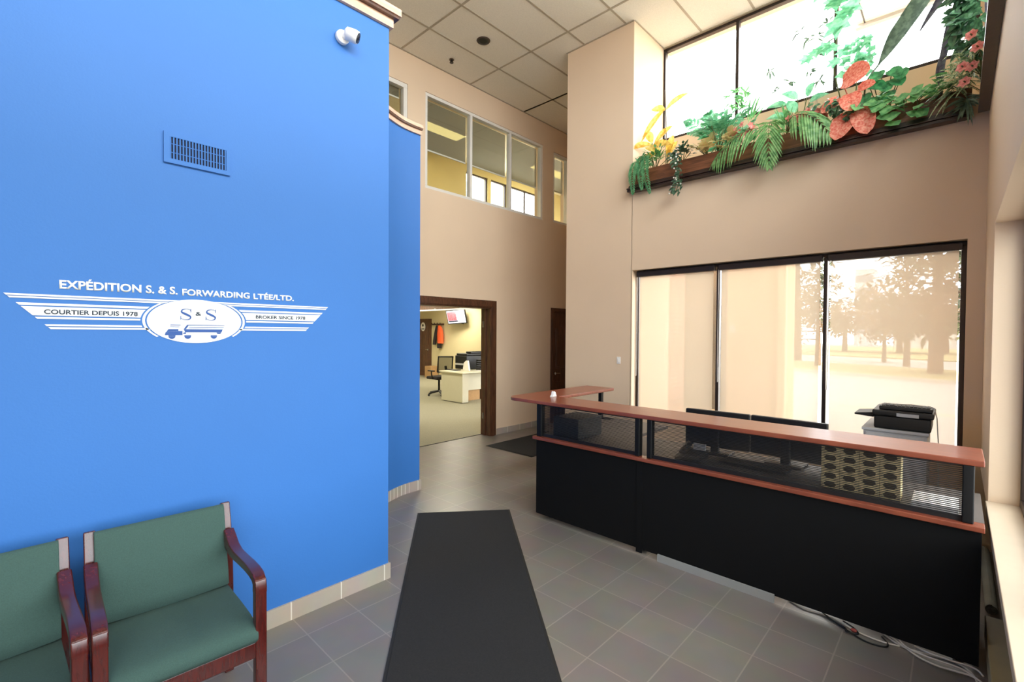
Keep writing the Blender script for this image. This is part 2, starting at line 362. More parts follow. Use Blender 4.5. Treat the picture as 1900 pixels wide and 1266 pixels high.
window('window_3', 'y', YB+.05, *WIN3, [2.9], whitefr, gl_int, .06, .08)
window('window_4', 'y', YB+.05, *WIN4, [4.93, 5.82], whitefr, gl_int, .045, .08)
window('window_5', 'y', YB+.05, *WIN5, [], whitefr, gl_int, .045, .08)
window('window_6', 'y', YF-.16, -1.7, 4.02, .7, 2.37, [-.3, 1.1, 2.55], bronze, gl_dim, .05, .06)
window('window_7', 'y', YF-.16, -1.7, 5.1, 4.0, 5.45, [0, 1.7, 3.4], bronze, gl_clear, .05, .06)

# ------------------------------------------------------------------ doors (structure)
cas = root('door_1', (4.5, YB, 0), kind='structure')
m = MB()
for d, wd in ((.018, .105), (.03, .06), (.012, .12)):
    pass
def casing(x0, x1, zt, w_):
    mb = MB()
    for (a, b, dd) in ((0, w_, .02), (.012, w_-.03, .032), (.02, .05, .04)):
        mb.box((x1+a, YB-dd, 0), (x1+b, YB+.01, zt+a)); mb.box((x0-b, YB-dd, zt+a), (x1+b, YB+.01, zt+b)); mb.box((x0-b, YB-dd, 0), (x0-a, YB+.01, zt+a))
    return mb
casing(3.7, 5.355, 2.095, .12).build('casing', darkwood, cas)
MB().box((5.345, YB-.01, 0), (5.372, YB+.21, 2.11)).box((3.7, YB-.01, 2.085), (5.37, YB+.21, 2.112)).box((3.69, YB-.01, 0), (3.715, YB+.21, 2.11)).box((5.325, YB+.09, 0), (5.345, YB+.12, 2.085)).build('jamb', darkwood, cas)
for z in (.32, 1.83): MB().box((5.338, YB+.13, z-.05), (5.346, YB+.17, z+.05)).cyl((5.336, YB+.15, z-.05), (5.336, YB+.15, z+.05), .008, 10).build('hinge', chrome, cas)
d2 = root('door_2', (7.4, YB, 0), kind='structure')
casing(6.99, 7.9, 2.095, .07).build('casing', darkwood, d2)
lf = MB().box((6.99, YB+.03, 0), (7.9, YB+.07, 2.1)).build('door_leaf', darkwood, d2)
def arch_panel(x0, x1, z0, z1, y, t, bulge=.06, inset=0):
    pts = [(x0, z0), (x1, z0), (x1, z1)]
    for i in range(1, 12):
        s_ = i/12; pts.append((x1+(x0-x1)*s_, z1+bulge*(.5-.5*cos(2*pi*s_))))
    pts.append((x0, z1))
    return MB().prism(pts, 'xz', y, y+t)
for (a, b) in ((7.10, 7.40), (7.49, 7.79)):
    for (z0, z1, bg_) in ((1.02, 1.78, .07), (.18, .76, 0)):
        arch_panel(a, b, z0, z1, YB+.016, .02, bg_).build('panel_moulding', darkwood, lf, bevel=.008)
        arch_panel(a+.03, b-.03, z0+.03, z1-.03, YB+.008, .02, bg_).build('raised_panel', darkwood, lf, bevel=.008)
MB().cyl((7.05, YB+.03, .93), (7.05, YB-.02, .93), .028, 16).tube([(7.05, YB-.03, .93), (7.12, YB-.035, .93), (7.17, YB-.03, .925)], .01, 8).build('door_handle', chrome, lf)

# ------------------------------------------------------------------ blinds
def shade(y0, y1, x, ztop, zbot, label):
    rt = root('roller_shade', (x, (y0+y1)/2, zbot), label, 'window shade', 'roller shades on the lower side window')
    bx('cassette', (x-.045, y0-.01, ztop-.01), (x+.03, y1+.01, ztop+.05), bronze, rt, bevel=.005)
    MB().add([(x, y0+.012, zbot), (x, y1-.012, zbot), (x, y1-.012, ztop), (x, y0+.012, ztop)], [(0, 1, 2, 3)]).build('screen_cloth', shade_c, rt)
    bx('bottom_bar', (x-.008, y0+.012, zbot-.02), (x+.008, y1-.012, zbot), whitefr, rt)
    MB().tube([(x-.035, y1-.004, ztop), (x-.04, y1-.004, 1.35), (x-.042, y1+.001, 1.18), (x-.04, y1+.008, 1.17), (x-.036, y1+.012, 1.35), (x-.035, y1+.01, ztop)], .0028, 6).build('pull_chain', whitepl, rt)
shade(1.965, 2.885, XR+.085, 2.405, .72, 'cream roller shade in the pane nearest the light switch')
shade(.96, 1.90, XR+.085, 2.405, .72, 'cream roller shade in the middle pane of the lower window')
shade(-.01, .895, XR+.085, 2.405, .72, 'cream roller shade in the pane behind the black printer')
for (x0, x1, zb, lb) in ((4.10, 4.90, 4.36, 'grey roller shade glowing yellow in leftmost pane above the office doorway'), (4.96, 5.79, 4.36, 'grey roller shade in the middle pane above the office doorway'), (5.85, 6.61, 4.36, 'grey roller shade in the rightmost of three panes above the office doorway'), (7.02, 7.40, 4.42, 'grey roller shade in the upper window cut off by the beige pillar'), (2.95, 3.69, 4.93, 'short grey roller shade in the upper window beside the blue walls')):
    zt = 5.06 if x0 < 7 else 5.03
    rt = root('roller_shade', ((x0+x1)/2, YB+.12, zb), lb, 'window shade', 'grey roller shades on the upper inside windows')
    MB().add([(x0, YB+.12, zb), (x1, YB+.12, zb), (x1, YB+.12, zt), (x0, YB+.12, zt)], [(0, 1, 2, 3)]).build('screen_cloth', shade_g, rt)
    bx('bottom_bar', (x0, YB+.112, zb-.02), (x1, YB+.128, zb), whitefr, rt)

# ------------------------------------------------------------------ upstairs room
bx('floor_upstairs', (1.8, YB+.2, 2.76), (11.2, 10, 2.9), carpet)['kind'] = 'structure'
wall('wall_upstairs_far', 'y', 8.0, 8.15, 1.8, 11.2, 2.9, 5.6, yellowp, [(6.95, 7.62, 3.8, 5.28), (7.72, 8.25, 3.8, 5.28), (8.35, 9.5, 3.8, 5.28)])
bx('wall_upstairs_side', (1.8, YB+.2, 2.9), (1.95, 8.1, 5.6), yellowp)['kind'] = 'structure'
bx('wall_upstairs_side_right', (10.4, YB+.2, 2.9), (10.5, 8.1, 5.6), yellowp)['kind'] = 'structure'
bx('ceiling_upstairs', (1.8, YB+.2, 5.46), (10.5, 8.1, 5.6), ceilm)['kind'] = 'structure'
warm = mat('warm_diffuser', (255, 232, 150), .5, emit=4)
for (x, y, lb) in ((5.35, 7.0, 'glowing yellow ceiling light seen through leftmost upper shade'), (8.6, 6.9, 'white ceiling light above the upper windows at right')):
    rt = root('ceiling_light', (x, y, 5.42), lb, 'ceiling light')
    bx('frame', (x-.62, y-.17, 5.415), (x+.62, y+.17, 5.46), whitefr, rt)
    bx('diffuser', (x-.59, y-.14, 5.408), (x+.59, y+.14, 5.416), warm, rt)
    area('upstairs_lamp', (x, y, 5.38), (0, 0, -1), 1.1, .25, 15, (1, .86, .58))
window('window_8', 'y', 8.06, 6.95, 7.62, 3.8, 5.28, [], bronze, gl_clear, .03, .05)
window('window_9', 'y', 8.06, 7.72, 8.25, 3.8, 5.28, [], bronze, gl_clear, .03, .05)
window('window_10', 'y', 8.06, 8.35, 9.5, 3.8, 5.28, [8.95], bronze, gl_clear, .03, .05)

# ------------------------------------------------------------------ office
bx('wall_office_far', (11.0, YB+.2, 0), (11.2, 17, 2.9), officep)['kind'] = 'structure'
bx('wall_office_left', (2.9, YB+.2, 0), (3.0, 17, 2.9), officep)['kind'] = 'structure'
bx('wall_office_end', (2.9, 16.9, 0), (11.2, 17.1, 2.9), officep)['kind'] = 'structure'
bx('ceiling_office', (2.9, YB+.2, 2.74), (11.2, 17, 2.76), ceilm)['kind'] = 'structure'
bx('wall_office_bulkhead', (9.36, YB+.21, 2.42), (9.56, 16.9, 2.74), wood('bulkhead_wood', (120, 84, 56), (150, 108, 74), .5))['kind'] = 'structure'
rt = root('wall_rail', (9.33, 11.5, 2.38), 'long white rail along the wood bulkhead inside the office', 'rail')
bx('channel', (9.31, 6.5, 2.385), (9.36, 16.2, 2.425), mat('white_rail_glow', (248, 246, 236), .4, emit=.6), rt)  # rail is no lamp; its brightness is added as emission
for i in range(7): bx('bracket', (9.32, 7.2+1.25*i, 2.425), (9.36, 7.26+1.25*i, 2.455), whitepl, rt)
tube = mat('office_diffuser', (255, 246, 214), .5, emit=3)
for i, (x, y) in enumerate(((6.2, 7.6), (6.2, 10.6), (8.4, 13.6), (5.2, 14.0), (10.3, 12.5))):
    rt = root('office_ceiling_light', (x, y, 2.70), 'recessed office ceiling light panel beyond the doorway', 'ceiling light', 'office ceiling lights')
    bx('frame', (x-.31, y-.61, 2.70), (x+.31, y+.61, 2.74), whitefr, rt); bx('diffuser', (x-.28, y-.58, 2.694), (x+.28, y+.58, 2.702), tube, rt)
    area('office_lamp', (x, y, 2.67), (0, 0, -1), .5, 1.1, 40, (1, .93, .74))
# far door with a white sign
dr = root('door_3', (11, 15.1, 0), kind='structure')
bx('door_leaf', (10.95, 14.62, 0), (11.0, 15.6, 2.2), darkwood, dr)
for (a, b, c, d) in ((14.75, 15.1, 1.2, 2.0), (15.18, 15.5, 1.2, 2.0), (14.75, 15.1, .2, 1.05), (15.18, 15.5, .2, 1.05)): bx('raised_panel', (10.935, a, c), (10.952, b, d), darkwood, dr, bevel=.006)
MB().cyl((10.95, 14.72, 1.02), (10.9, 14.72, 1.02), .03, 12).tube([(10.9, 14.72, 1.02), (10.89, 14.85, 1.02)], .013, 8).build('door_handle', chrome, dr)
rt = root('door_sign', (10.93, 15.07, 1.85), 'small white sign with dark emblem on the far brown office door', 'sign')
MB().prism([(15.07+.14*cos(a*pi/8)*(1), 1.9+.17*sin(a*pi/8)) for a in range(16)], 'yz', 10.92, 10.934).build('plate', whitepl, rt)
MB().prism([(15.07+.05*cos(a*pi/6), 1.95+.05*sin(a*pi/6)) for a in range(12)], 'yz', 10.914, 10.921).box((10.914, 14.98, 1.80), (10.921, 15.16, 1.83)).build('emblem', blackpl, rt)
# coat rack + jacket
rt = root('coat_rack', (10.97, 14.15, 1.95), 'dark wall coat rack above the orange jacket', 'coat rack')
bx('board', (10.96, 13.85, 1.96), (11.0, 14.55, 2.02), darkwood, rt, bevel=.005)
for y in (13.95, 14.12, 14.29, 14.46): MB().tube([(10.96, y, 1.98), (10.90, y, 1.97), (10.88, y, 2.02)], .009, 6).sphere((10.88, y, 2.03), .016, 8, 6).build('hook', blackmt, rt)
def garment(y, z0, z1, w_, th, prof):
    mb = MB(); n = 14; rows = len(prof)
    for i, (t, ww, sh) in enumerate(prof):
        z = z1+(z0-z1)*t
        for j in range(n):
            a = 2*pi*j/n; rr = 1+.12*sin(3*a+i)
            mb.v.append(Vector((10.90-th*.5*cos(a)*rr*(.5+.5*t), y+sh+w_*.5*ww*sin(a)*rr, z)))
    for i in range(rows-1):
        for j in range(n): mb.f.append((i*n+j, i*n+(j+1) % n, (i+1)*n+(j+1) % n, (i+1)*n+j))
    mb.f.append(tuple(range(n))); mb.f.append(tuple((rows-1)*n+j for j in range(n))[::-1]); return mb
jk = root('jacket', (10.9, 14.1, 1.1), 'orange and black work jacket hanging on the office wall', 'jacket')
garment(13.98, 1.28, 1.95, .34, .14, [(0, .15, .05), (.08, .6, .03), (.3, .9, 0), (.6, 1.05, -.02), (.9, 1, -.04), (1, .8, -.05)]).build('orange_shell', mat('orange_cloth', (232, 96, 48), .85), jk, smooth=True)
garment(14.18, 1.22, 1.95, .2, .12, [(0, .3, -.02), (.1, .7, 0), (.4, .85, .06), (.8, .8, .13), (1, .6, .15)]).build('black_sleeve', mat('black_cloth', (34, 28, 28), .9), jk, smooth=True)
garment(14.02, 1.10, 1.32, .26, .12, [(0, .9, 0), (.5, 1, .01), (1, .8, .02)]).build('black_hem', MATS['black_cloth'], jk, smooth=True)
# tv
tv = root('television', (10.75, 12.9, 2.0), 'small wall television showing a bright news picture', 'television')
TM = Matrix.Translation((10.72, 12.82, 2.24)) @ Matrix.Rotation(R(-14), 4, 'Y') @ Matrix.Rotation(R(12), 4, 'Z')
MB().box((-.02, -.42, -.25), (.03, .42, .25), TM).build('bezel', blackpl, tv)
MB().box((-.026, -.39, -.22), (-.02, .39, .225), TM).build('screen', mat('tv_glow', (205, 210, 228), .3, emit=.45), tv)
MB().box((-.03, -.02, -.12), (-.026, .37, .18), TM).build('picture', mat('tv_pink', (176, 100, 112), .3, emit=.35, var=.5, scale=18), tv)
MB().box((-.03, -.05, -.17), (-.026, .36, -.13), TM).build('banner', mat('tv_dark', (60, 60, 80), .3, emit=.2), tv)
MB().tube([(10.76, 12.8, 2.15), (10.86, 12.75, 2.02), (10.99, 12.75, 2.0)], .018, 8).build('bracket', blackmt, tv)
rt = root('thermostat', (10.99, 11.74, 1.6), 'small white wall thermostat near the right office edge', 'thermostat'); bx('case', (10.975, 11.66, 1.6), (11, 11.82, 1.68), whitepl, rt); bx('dial', (10.97, 11.72, 1.72), (11, 11.75, 1.77), blackpl, rt)
bx('cardboard_box', (10.6, 14.15, .002), (10.95, 14.5, .42), card); tag(bpy.data.objects['cardboard_box'], 'small tan cardboard box standing beside far office door', 'box')
# cream desk
dk = root('office_desk', (8.0, 8.9, 0), 'cream L-shaped office desk seen through the doorway', 'desk')
cream = mat('cream_laminate', (226, 222, 196), .45, var=.02); creamd = mat('cream_panel', (200, 196, 172), .5, var=.02)
MB().prism([(7.26, 8.45), (9.4, 8.45), (9.4, 9.95), (8.75, 9.95), (8.75, 9.34), (7.26, 9.34)], 'xy', .715, .745).build('desk_top', cream, dk, bevel=.004)
bx('side_panel', (7.3, 8.5, .02), (7.49, 9.3, .715), creamd, dk, bevel=.003)
bx('modesty_panel', (7.49, 8.72, .27), (9.35, 8.74, .715), creamd, dk)
bx('end_leg', (9.32, 8.5, 0), (9.36, 9.9, .715), creamd, dk)
for (x0, x1, y0, y1, z1, c_, lb) in ((7.56, 8.12, 8.78, 9.05, .27, card, 'brown cardboard box on the carpet under the cream desk'), (8.16, 8.6, 8.78, 9.05, .34, wood('dark_box_wood', (60, 34, 24), (80, 48, 34)), 'dark brown box under cream desk by the door jamb')):
    tag(bx('storage_box', (x0, y0, .002), (x1, y1, z1), c_, bevel=.004), lb, 'box')
tr = root('letter_tray', (8.35, 8.75, .745), 'black stacked letter trays on cream desk corner', 'letter tray')
for i in range(5):
    z = .755+i*.055; MB().box((8.06, 8.55, z), (8.4, 8.85, z+.006)).box((8.06, 8.55, z), (8.066, 8.85, z+.03)).box((8.394, 8.55, z), (8.4, 8.85, z+.03)).build('tray', blackpl, tr)
for q_ in ((8.06, 8.84, 8.075, 8.855), (8.385, 8.84, 8.4, 8.855), (8.06, 8.55, 8.075, 8.565), (8.385, 8.55, 8.4, 8.565)): MB().box((q_[0], q_[1], .745), (q_[2], q_[3], 1.01)).build('rack_post', blackpl, tr)
cp_ = root('office_printer', (8.4, 9.3, .745), 'large black office printer standing on the cream desk', 'printer')
bx('body', (7.9, 9.05, .748), (8.7, 9.5, 1.10), blackpl, cp_, bevel=.02); bx('lid', (7.93, 9.07, 1.10), (8.68, 9.48, 1.15), blackpl, cp_, bevel=.012)
bx('output_slot', (7.86, 9.12, .86), (7.9, 9.44, .9), greycab, cp_); bx('feeder', (8.1, 9.1, 1.15), (8.6, 9.3, 1.2), blackpl, cp_, bevel=.01)
tag(MB().prism([(8.78, .747), (9.02, .747), (8.98, .93), (8.90, .99), (8.84, .99)], 'yz', 7.75, 7.80).build('paper_stand', whitepl, bevel=.004), 'white angular paper stand on the cream desk', 'paper stand')
tag(bx('keyboard', (7.5, 9.0, .746), (7.68, 9.3, .765), blackpl, bevel=.004), 'black keyboard lying on cream office desk', 'keyboard')
tag(bx('paper_sheet', (7.85, 8.6, .746), (8.05, 8.78, .752), whitepl), 'white paper sheets near front edge of cream desk', 'paper')
# swivel chair
oc = root('swivel_chair', (7.85, 10.1, 0), 'black mesh-back swivel chair beside the cream desk', 'chair')
c0 = Vector((7.85, 10.1, 0))
for i in range(5):
    a = 2*pi*i/5+.5; e = c0+Vector((.31*cos(a), .31*sin(a), .07)); MB().tube([c0+Vector((0, 0, .12)), e], [.03, .018], 8).build('base_leg', blackpl, oc); MB().cyl(e+Vector((-.012, -.02, -.04)), e+Vector((.012, .02, -.04)), .03, 12).build('caster', blackpl, oc)
MB().cyl(c0+Vector((0, 0, .1)), c0+Vector((0, 0, .43)), .028, 12).build('gas_stem', blackmt, oc)
MB().box((7.6, 9.86, .44), (8.1, 10.34, .52)).build('seat', MATS['black_cloth'], oc, bevel=.03, segs=3)
mb = MB(); mb.ribbon([(9.84, .46), (9.78, .56), (9.80, .7), (9.83, .8)], .06, .03, 7.85); mb.build('back_stem', blackpl, oc)
fr = MB()
BP = [Vector((7.58, 9.82, .66)), Vector((8.1, 9.86, .66)), Vector((8.06, 9.78, 1.04)), Vector((7.55, 9.74, 1.06))]
fr.tube([BP[0], BP[1], BP[2], BP[3], BP[0]], .022, 8).build('back_frame', blackpl, oc)
MB().add(BP, [(0, 1, 2, 3)]).build('back_mesh', sheer('chair_mesh', (70, 76, 70), .35, .2), oc)
for s_ in (-.27, .27): MB().tube([(7.85+s_, 10.05, .46), (7.85+s_*1.1, 10.05, .66)], .018, 8).box((7.85+s_*1.1-.03, 9.93, .66), (7.85+s_*1.1+.03, 10.17, .69)).build('armrest', blackpl, oc)

# ------------------------------------------------------------------ blue wall fittings
vt = root('air_vent', (.655, YL, 2.53), 'blue-painted air vent grille high on the blue wall', 'air vent')
vx0, vx1, vz0, vz1 = .512, .800, 2.522, 2.672
MB().box((vx0, YL-.01, vz0), (vx1, YL-.001, vz0+.022)).box((vx0, YL-.01, vz1-.022), (vx1, YL-.001, vz1)).box((vx0, YL-.01, vz0+.022), (vx0+.024, YL-.001, vz1-.022)).box((vx1-.018, YL-.01, vz0+.022), (vx1, YL-.001, vz1-.022)).build('frame', blue, vt)
bx('vent_shade_sheet', (vx0+.02, YL-.003, vz0+.02), (vx1-.016, YL-.001, vz1-.02), mat('vent_shade_tone', (10, 20, 50), .8), vt)  # thin dark sheet stands in for the shade inside the vent
fx0, fx1 = vx0+.028, vx1-.022
for i in range(19):
    x = fx0+(fx1-fx0)*(i+.0)/18; M_ = Matrix.Translation((x, YL-.0065, 0)) @ Matrix.Rotation(R(-20), 4, 'Z'); MB().box((-.0028, -.003, vz0+.02), (.0028, .003, vz1-.02), M_).build('fin', blue, vt)
for zz in (vz0+.052, vz0+.094): bx('cross_bar', (fx0, YL-.0045, zz), (fx1, YL-.0032, zz+.004), blue, vt)
sv = root('security_camera', (1.42, YL, 3.52), 'small white security camera mounted high on the blue wall', 'security camera')
MB().cyl((1.425, YL-.001, 3.53), (1.425, YL-.03, 3.53), .042, 20).build('base', whitepl, sv, bevel=.005)
MB().tube([(1.43, YL-.03, 3.53), (1.44, YL-.05, 3.53)], .022, 12).build('neck', whitepl, sv)
MB().tube([(1.425, YL-.052, 3.54), (1.432, YL-.058, 3.54), (1.468, YL-.082, 3.528), (1.486, YL-.094, 3.52)], [.022, .037, .04, .037], 20).build('housing', whitepl, sv, smooth=True)
MB().tube([(1.484, YL-.0925, 3.521), (1.492, YL-.098, 3.518)], [.03, .029], 20).build('lens_cover', blackpl, sv)
MB().cyl((1.490, YL-.097, 3.519), (1.496, YL-.101, 3.517), .01, 12).build('lens', mat('lens_glass', (40, 40, 60), .1), sv)

# ---- logo on blue wall
lg = root('wall_logo', (.65, YL, 1.67), 'white winged company logo with oval truck emblem on blue wall', 'wall logo')
white = mat('white_vinyl', (228, 232, 230), .5, var=.01); bvin = mat('blue_vinyl', (22, 72, 142), .5, var=.02); gvin = mat('grey_blue_vinyl', (28, 44, 64), .5, var=.02)
YS = YL-.0015
def slab(pts, name, m_, d=0.0): return MB().prism(pts, 'xz', YS-d-.0012, YS-d).build(name, m_, lg)
CX, CZ = .647, 1.746
def ell(a, b, n=64, a0=0, a1=2*pi): return [(CX+a*cos(a0+(a1-a0)*i/n), CZ+b*sin(a0+(a1-a0)*i/n)) for i in range(n if a1-a0 > 6.28 else n+1)]
A2, B2 = .226, .121
zt = 1.849
bands = [(0, 20), (29, 47), (98, 124), (138, 238), (254, 276), (338, 358), (370, 392)]
for s_ in (-1, 1):
    for (a, b) in bands:
        z1, z0 = zt-a*3.76e-4, zt-b*3.76e-4
        def xe(z):
            q = 1-((z-CZ)/B2)**2; return CX+s_*(A2*math.sqrt(q) if q > 0 else 0)+s_*.004
        def xo(z): return (-.025+(1.849-z)*.93) if s_ < 0 else (1.338-(1.849-z)*.93)
        n = 6; inner = [(xe(z1+(z0-z1)*i/n), z1+(z0-z1)*i/n) for i in range(n+1)]
        if a == 0: inner = [(CX+s_*.075, z1), (CX+s_*.12, z0)]
        if a == 29: inner = [(CX+s_*.115, z1), (CX+s_*.15, z0)]
        if a == 370: inner = [(CX+s_*.205, z1), (CX+s_*.19, z0)]
        pts = [(xo(z1), z1)]+inner+[(xo(z0), z0)]
        slab(pts if s_ < 0 else pts[::-1], 'wing_stripe', white)
# ring
for s_ in (-1, 1):
    a0, a1 = (-.72, .86) if s_ > 0 else (pi-.86, pi+.72)
    o1 = ell(.2225, .1185, 40, a0, a1); o2 = ell(.212, .114, 40, a0, a1); slab(o1+o2[::-1], 'ring', white)
slab(ell(.205, .1105), 'oval_badge', white)
def text(body, x0, x1, z0, z1, m_, name, bold=0, ext=.0006, d=.0012, parent=None):
    cu = bpy.data.curves.new('t', 'FONT'); cu.body = body; cu.size = 1; cu.offset = bold; cu.resolution_u = 4
    to = bpy.data.objects.new('t', cu); COL.objects.link(to); dg = bpy.context.evaluated_depsgraph_get(); dg.update()
    me = bpy.data.meshes.new_from_object(to.evaluated_get(dg)); bpy.data.objects.remove(to)
    xs = [v.co.x for v in me.vertices]; ref = bpy.data.curves.new('t2', 'FONT'); ref.body = 'H'; ref.offset = bold
    ro = bpy.data.objects.new('t2', ref); COL.objects.link(ro); dg = bpy.context.evaluated_depsgraph_get(); dg.update(); rm = bpy.data.meshes.new_from_object(ro.evaluated_get(dg)); bpy.data.objects.remove(ro)
    hz = [v.co.y for v in rm.vertices]; sx = (x1-x0)/(max(xs)-min(xs)); sz = (z1-z0)/(max(hz)-min(hz)); mx_, mz = min(xs), min(hz)
    off = parent.location
    for v in me.vertices: v.co = Vector((x0+(v.co.x-mx_)*sx, YS-d, z0+(v.co.y-mz)*sz))-off
    me.materials.clear(); me.materials.append(m_); o = bpy.data.objects.new(name, me); COL.objects.link(o); o.parent = parent; me.name = name
    so = o.modifiers.new('s', 'SOLIDIFY'); so.thickness = .001
    return o
text('EXPÉDITION S. & S.', .140, .566, 1.877, 1.915, white, 'lettering', .03, d=.0005, parent=lg)
text('FORWARDING', .585, .895, 1.875, 1.908, white, 'lettering', .03, d=.0005, parent=lg)
text('LTÉE/LTD.', .914, 1.132, 1.875, 1.906, white, 'lettering', .03, d=.0005, parent=lg)
text('COURTIER DEPUIS 1978', .092, .408, 1.766, 1.786, gvin, 'lettering', .025, d=.0022, parent=lg)
text('BROKER SINCE 1978', .925, 1.198, 1.768, 1.786, gvin, 'lettering', .025, d=.0022, parent=lg)
text('&', .641, .667, 1.775, 1.795, gvin, 'lettering', .025, d=.0022, parent=lg)
def serif_S(xc, zc, w_, h_):
    P = []
    ctl = [(.42, .30), (.34, .42), (.05, .50), (-.30, .40), (-.36, .20), (-.12, .06), (.14, -.06), (.38, -.22), (.32, -.42), (0, -.50), (-.32, -.43), (-.44, -.28)]
    wd = [.03, .04, .05, .10, .15, .19, .19, .15, .10, .05, .04, .03]
    n = 60; L = len(ctl)-1
    def cat(i, t, arr):
        g_ = lambda k: arr[max(0, min(L, k))]
        p0, p1, p2, p3 = g_(i-1), g_(i), g_(i+1), g_(i+2)
        f = lambda a, b, c, d: .5*((2*b)+(-a+c)*t+(2*a-5*b+4*c-d)*t*t+(-a+3*b-3*c+d)*t**3)
        return tuple(f(*q) for q in zip(p0, p1, p2, p3)) if isinstance(p0, tuple) else f(p0, p1, p2, p3)
    pts = []; ws = []
    for k in range(n+1):
        u = k/n*L; i = min(int(u), L-1); t = u-i; pts.append(cat(i, t, ctl)); ws.append(max(.02, cat(i, t, wd))/2)
    l, r = [], []
    for k in range(n+1):
        a, b = pts[max(0, k-1)], pts[min(n, k+1)]; t = Vector((b[0]-a[0], b[1]-a[1])).normalized()
        l.append((pts[k][0]-t.y*ws[k], pts[k][1]+t.x*ws[k])); r.append((pts[k][0]+t.y*ws[k], pts[k][1]-t.x*ws[k]))
    mb = MB(); tr_ = lambda p: (xc+p[0]*w_, YS-.0024, zc+p[1]*h_); tb = lambda p: (xc+p[0]*w_, YS-.0013, zc+p[1]*h_)
    for k in range(n): mb.add([tr_(l[k]), tr_(l[k+1]), tr_(r[k+1]), tr_(r[k])], [(0, 1, 2, 3)])
    for (x, z0, z1) in ((.42, .18, .5), (-.44, -.5, -.16)): mb.add([tr_((x-.03, z0)), tr_((x+.03, z0)), tr_((x+.03, z1)), tr_((x-.03, z1))], [(0, 1, 2, 3)])
    o = mb.build('letter_s', bvin, lg); so = o.modifiers.new('s', 'SOLIDIFY'); so.thickness = .0008
serif_S(.600, 1.781, .05, .055); serif_S(.709, 1.781, .05, .055)
tk = MB()
tkd = [0]
def q(pts): tk.prism(pts, 'xz', YS-.0022-tkd[0], YS-.0014)
q([(.512, 1.676), (.585, 1.676), (.585, 1.697), (.568, 1.697), (.515, 1.690)][::-1]); q([(.517, 1.6905), (.568, 1.6975), (.568, 1.706), (.527, 1.706)][::-1])
q([(.590, 1.706), (.596, 1.690), (.757, 1.690), (.763, 1.706)]); q([(.735, 1.6895), (.738, 1.682), (.752, 1.682), (.756, 1.6895)]); q([(.586, 1.682), (.599, 1.682), (.600, 1.6895), (.590, 1.6895)])
q([(.590, 1.7065), (.600, 1.7065), (.611, 1.7245), (.602, 1.7245)]); q([(.602, 1.7250), (.771, 1.7255), (.772, 1.7285), (.604, 1.7285)])
q([(.533, 1.7250), (.577, 1.7255), (.579, 1.7285), (.536, 1.7285)]); q([(.612, 1.7155), (.768, 1.7155), (.769, 1.718), (.613, 1.718)]); q([(.609, 1.7095), (.765, 1.7095), (.766, 1.711), (.610, 1.711)])
q([(.533, 1.7155), (.572, 1.7155), (.573, 1.718), (.534, 1.718)])
for xw in (.541, .607, .722): q([(xw+.0145*cos(2*pi*i/20), 1.6705+.0135*sin(2*pi*i/20)) for i in range(10, 21)]); q([(xw-.0145, 1.6708), (xw+.0145, 1.6708), (xw+.0145, 1.6757), (xw-.0145, 1.6757)])
tk.build('truck_emblem', bvin, lg)

# ------------------------------------------------------------------ ceiling fittings, switches
o = root('recessed_light', (4.274, 4.588, ZC-.02), 'dark unlit recessed ceiling light over the lobby', 'ceiling light')
MB().tube([(4.274, 4.588, ZC-.012), (4.274, 4.588, ZC-.004)], [.085, .09], 28).build('rim', mat('rim_brown', (60, 40, 30), .4), o)
MB().tube([(4.274, 4.588, ZC-.016), (4.274, 4.588, ZC-.012)], [.05, .072], 28).build('dark_can', mat('can_black', (8, 8, 8), .3), o)
o = root('sprinkler', (4.264, 5.228, ZC-.05), 'tiny dark ceiling sprinkler between the recessed light and back wall', 'sprinkler')
MB().cyl((4.264, 5.228, ZC-.004), (4.264, 5.228, ZC-.012), .035, 16).build('collar', mat('sprinkler_bronze', (120, 100, 80), .4, metal=.6), o)
MB().cyl((4.264, 5.228, ZC-.012), (4.264, 5.228, ZC-.045), .02, 12).cyl((4.264, 5.228, ZC-.045), (4.264, 5.228, ZC-.05), .028, 12).build('head', mat('can_black', (8, 8, 8)), o)
o = root('light_switch', (XR, 3.108, 1.33), 'white light switch left of the lower side window', 'light switch')
bx('plate', (XR-.008, 3.082, 1.312), (XR, 3.134, 1.40), whitepl, o, bevel=.003); bx('rocker', (XR-.013, 3.098, 1.335), (XR-.007, 3.118, 1.377), whitepl, o, bevel=.002)
o = root('wall_outlet', (XR, -.10, .25), 'small white wall outlet low in the corner beyond the desk end', 'outlet')
bx('plate', (XR-.03, -.14, .19), (XR-.013, -.06, .31), whitepl, o, bevel=.003)

# ------------------------------------------------------------------ reception desk
D = root('reception_desk', (3.5, 1.4, 0), 'long black reception desk with cherry counter and slatted screens', 'reception desk')
for (a, b) in ((1.765, 2.805), (-.105, 1.755)): bx('front_panel', (3.305, a, .038), (3.335, b, .722), blackp, D, bevel=.002)
bx('end_panel', (3.335, -.105, .038), (3.95, -.08, .722), blackp, D, bevel=.002)
bx('joint_strip', (3.300, 1.735, .01), (3.306, 1.785, .722), blackp, D)
bx('wing_panel', (3.335, 2.775, .038), (4.6, 2.805, .722), blackp, D)
bx('ledge', (3.275, -.115, .722), (3.362, 2.83, .75), cherry, D, bevel=.004)
MB().prism([(3.362, -.115), (3.98, -.115), (3.98, 2.15), (4.62, 2.15), (4.62, 2.83), (3.362, 2.83)], 'xy', .722, .7495).build('work_surface', mat('dark_laminate', (92, 86, 82), .5, var=.1), D)
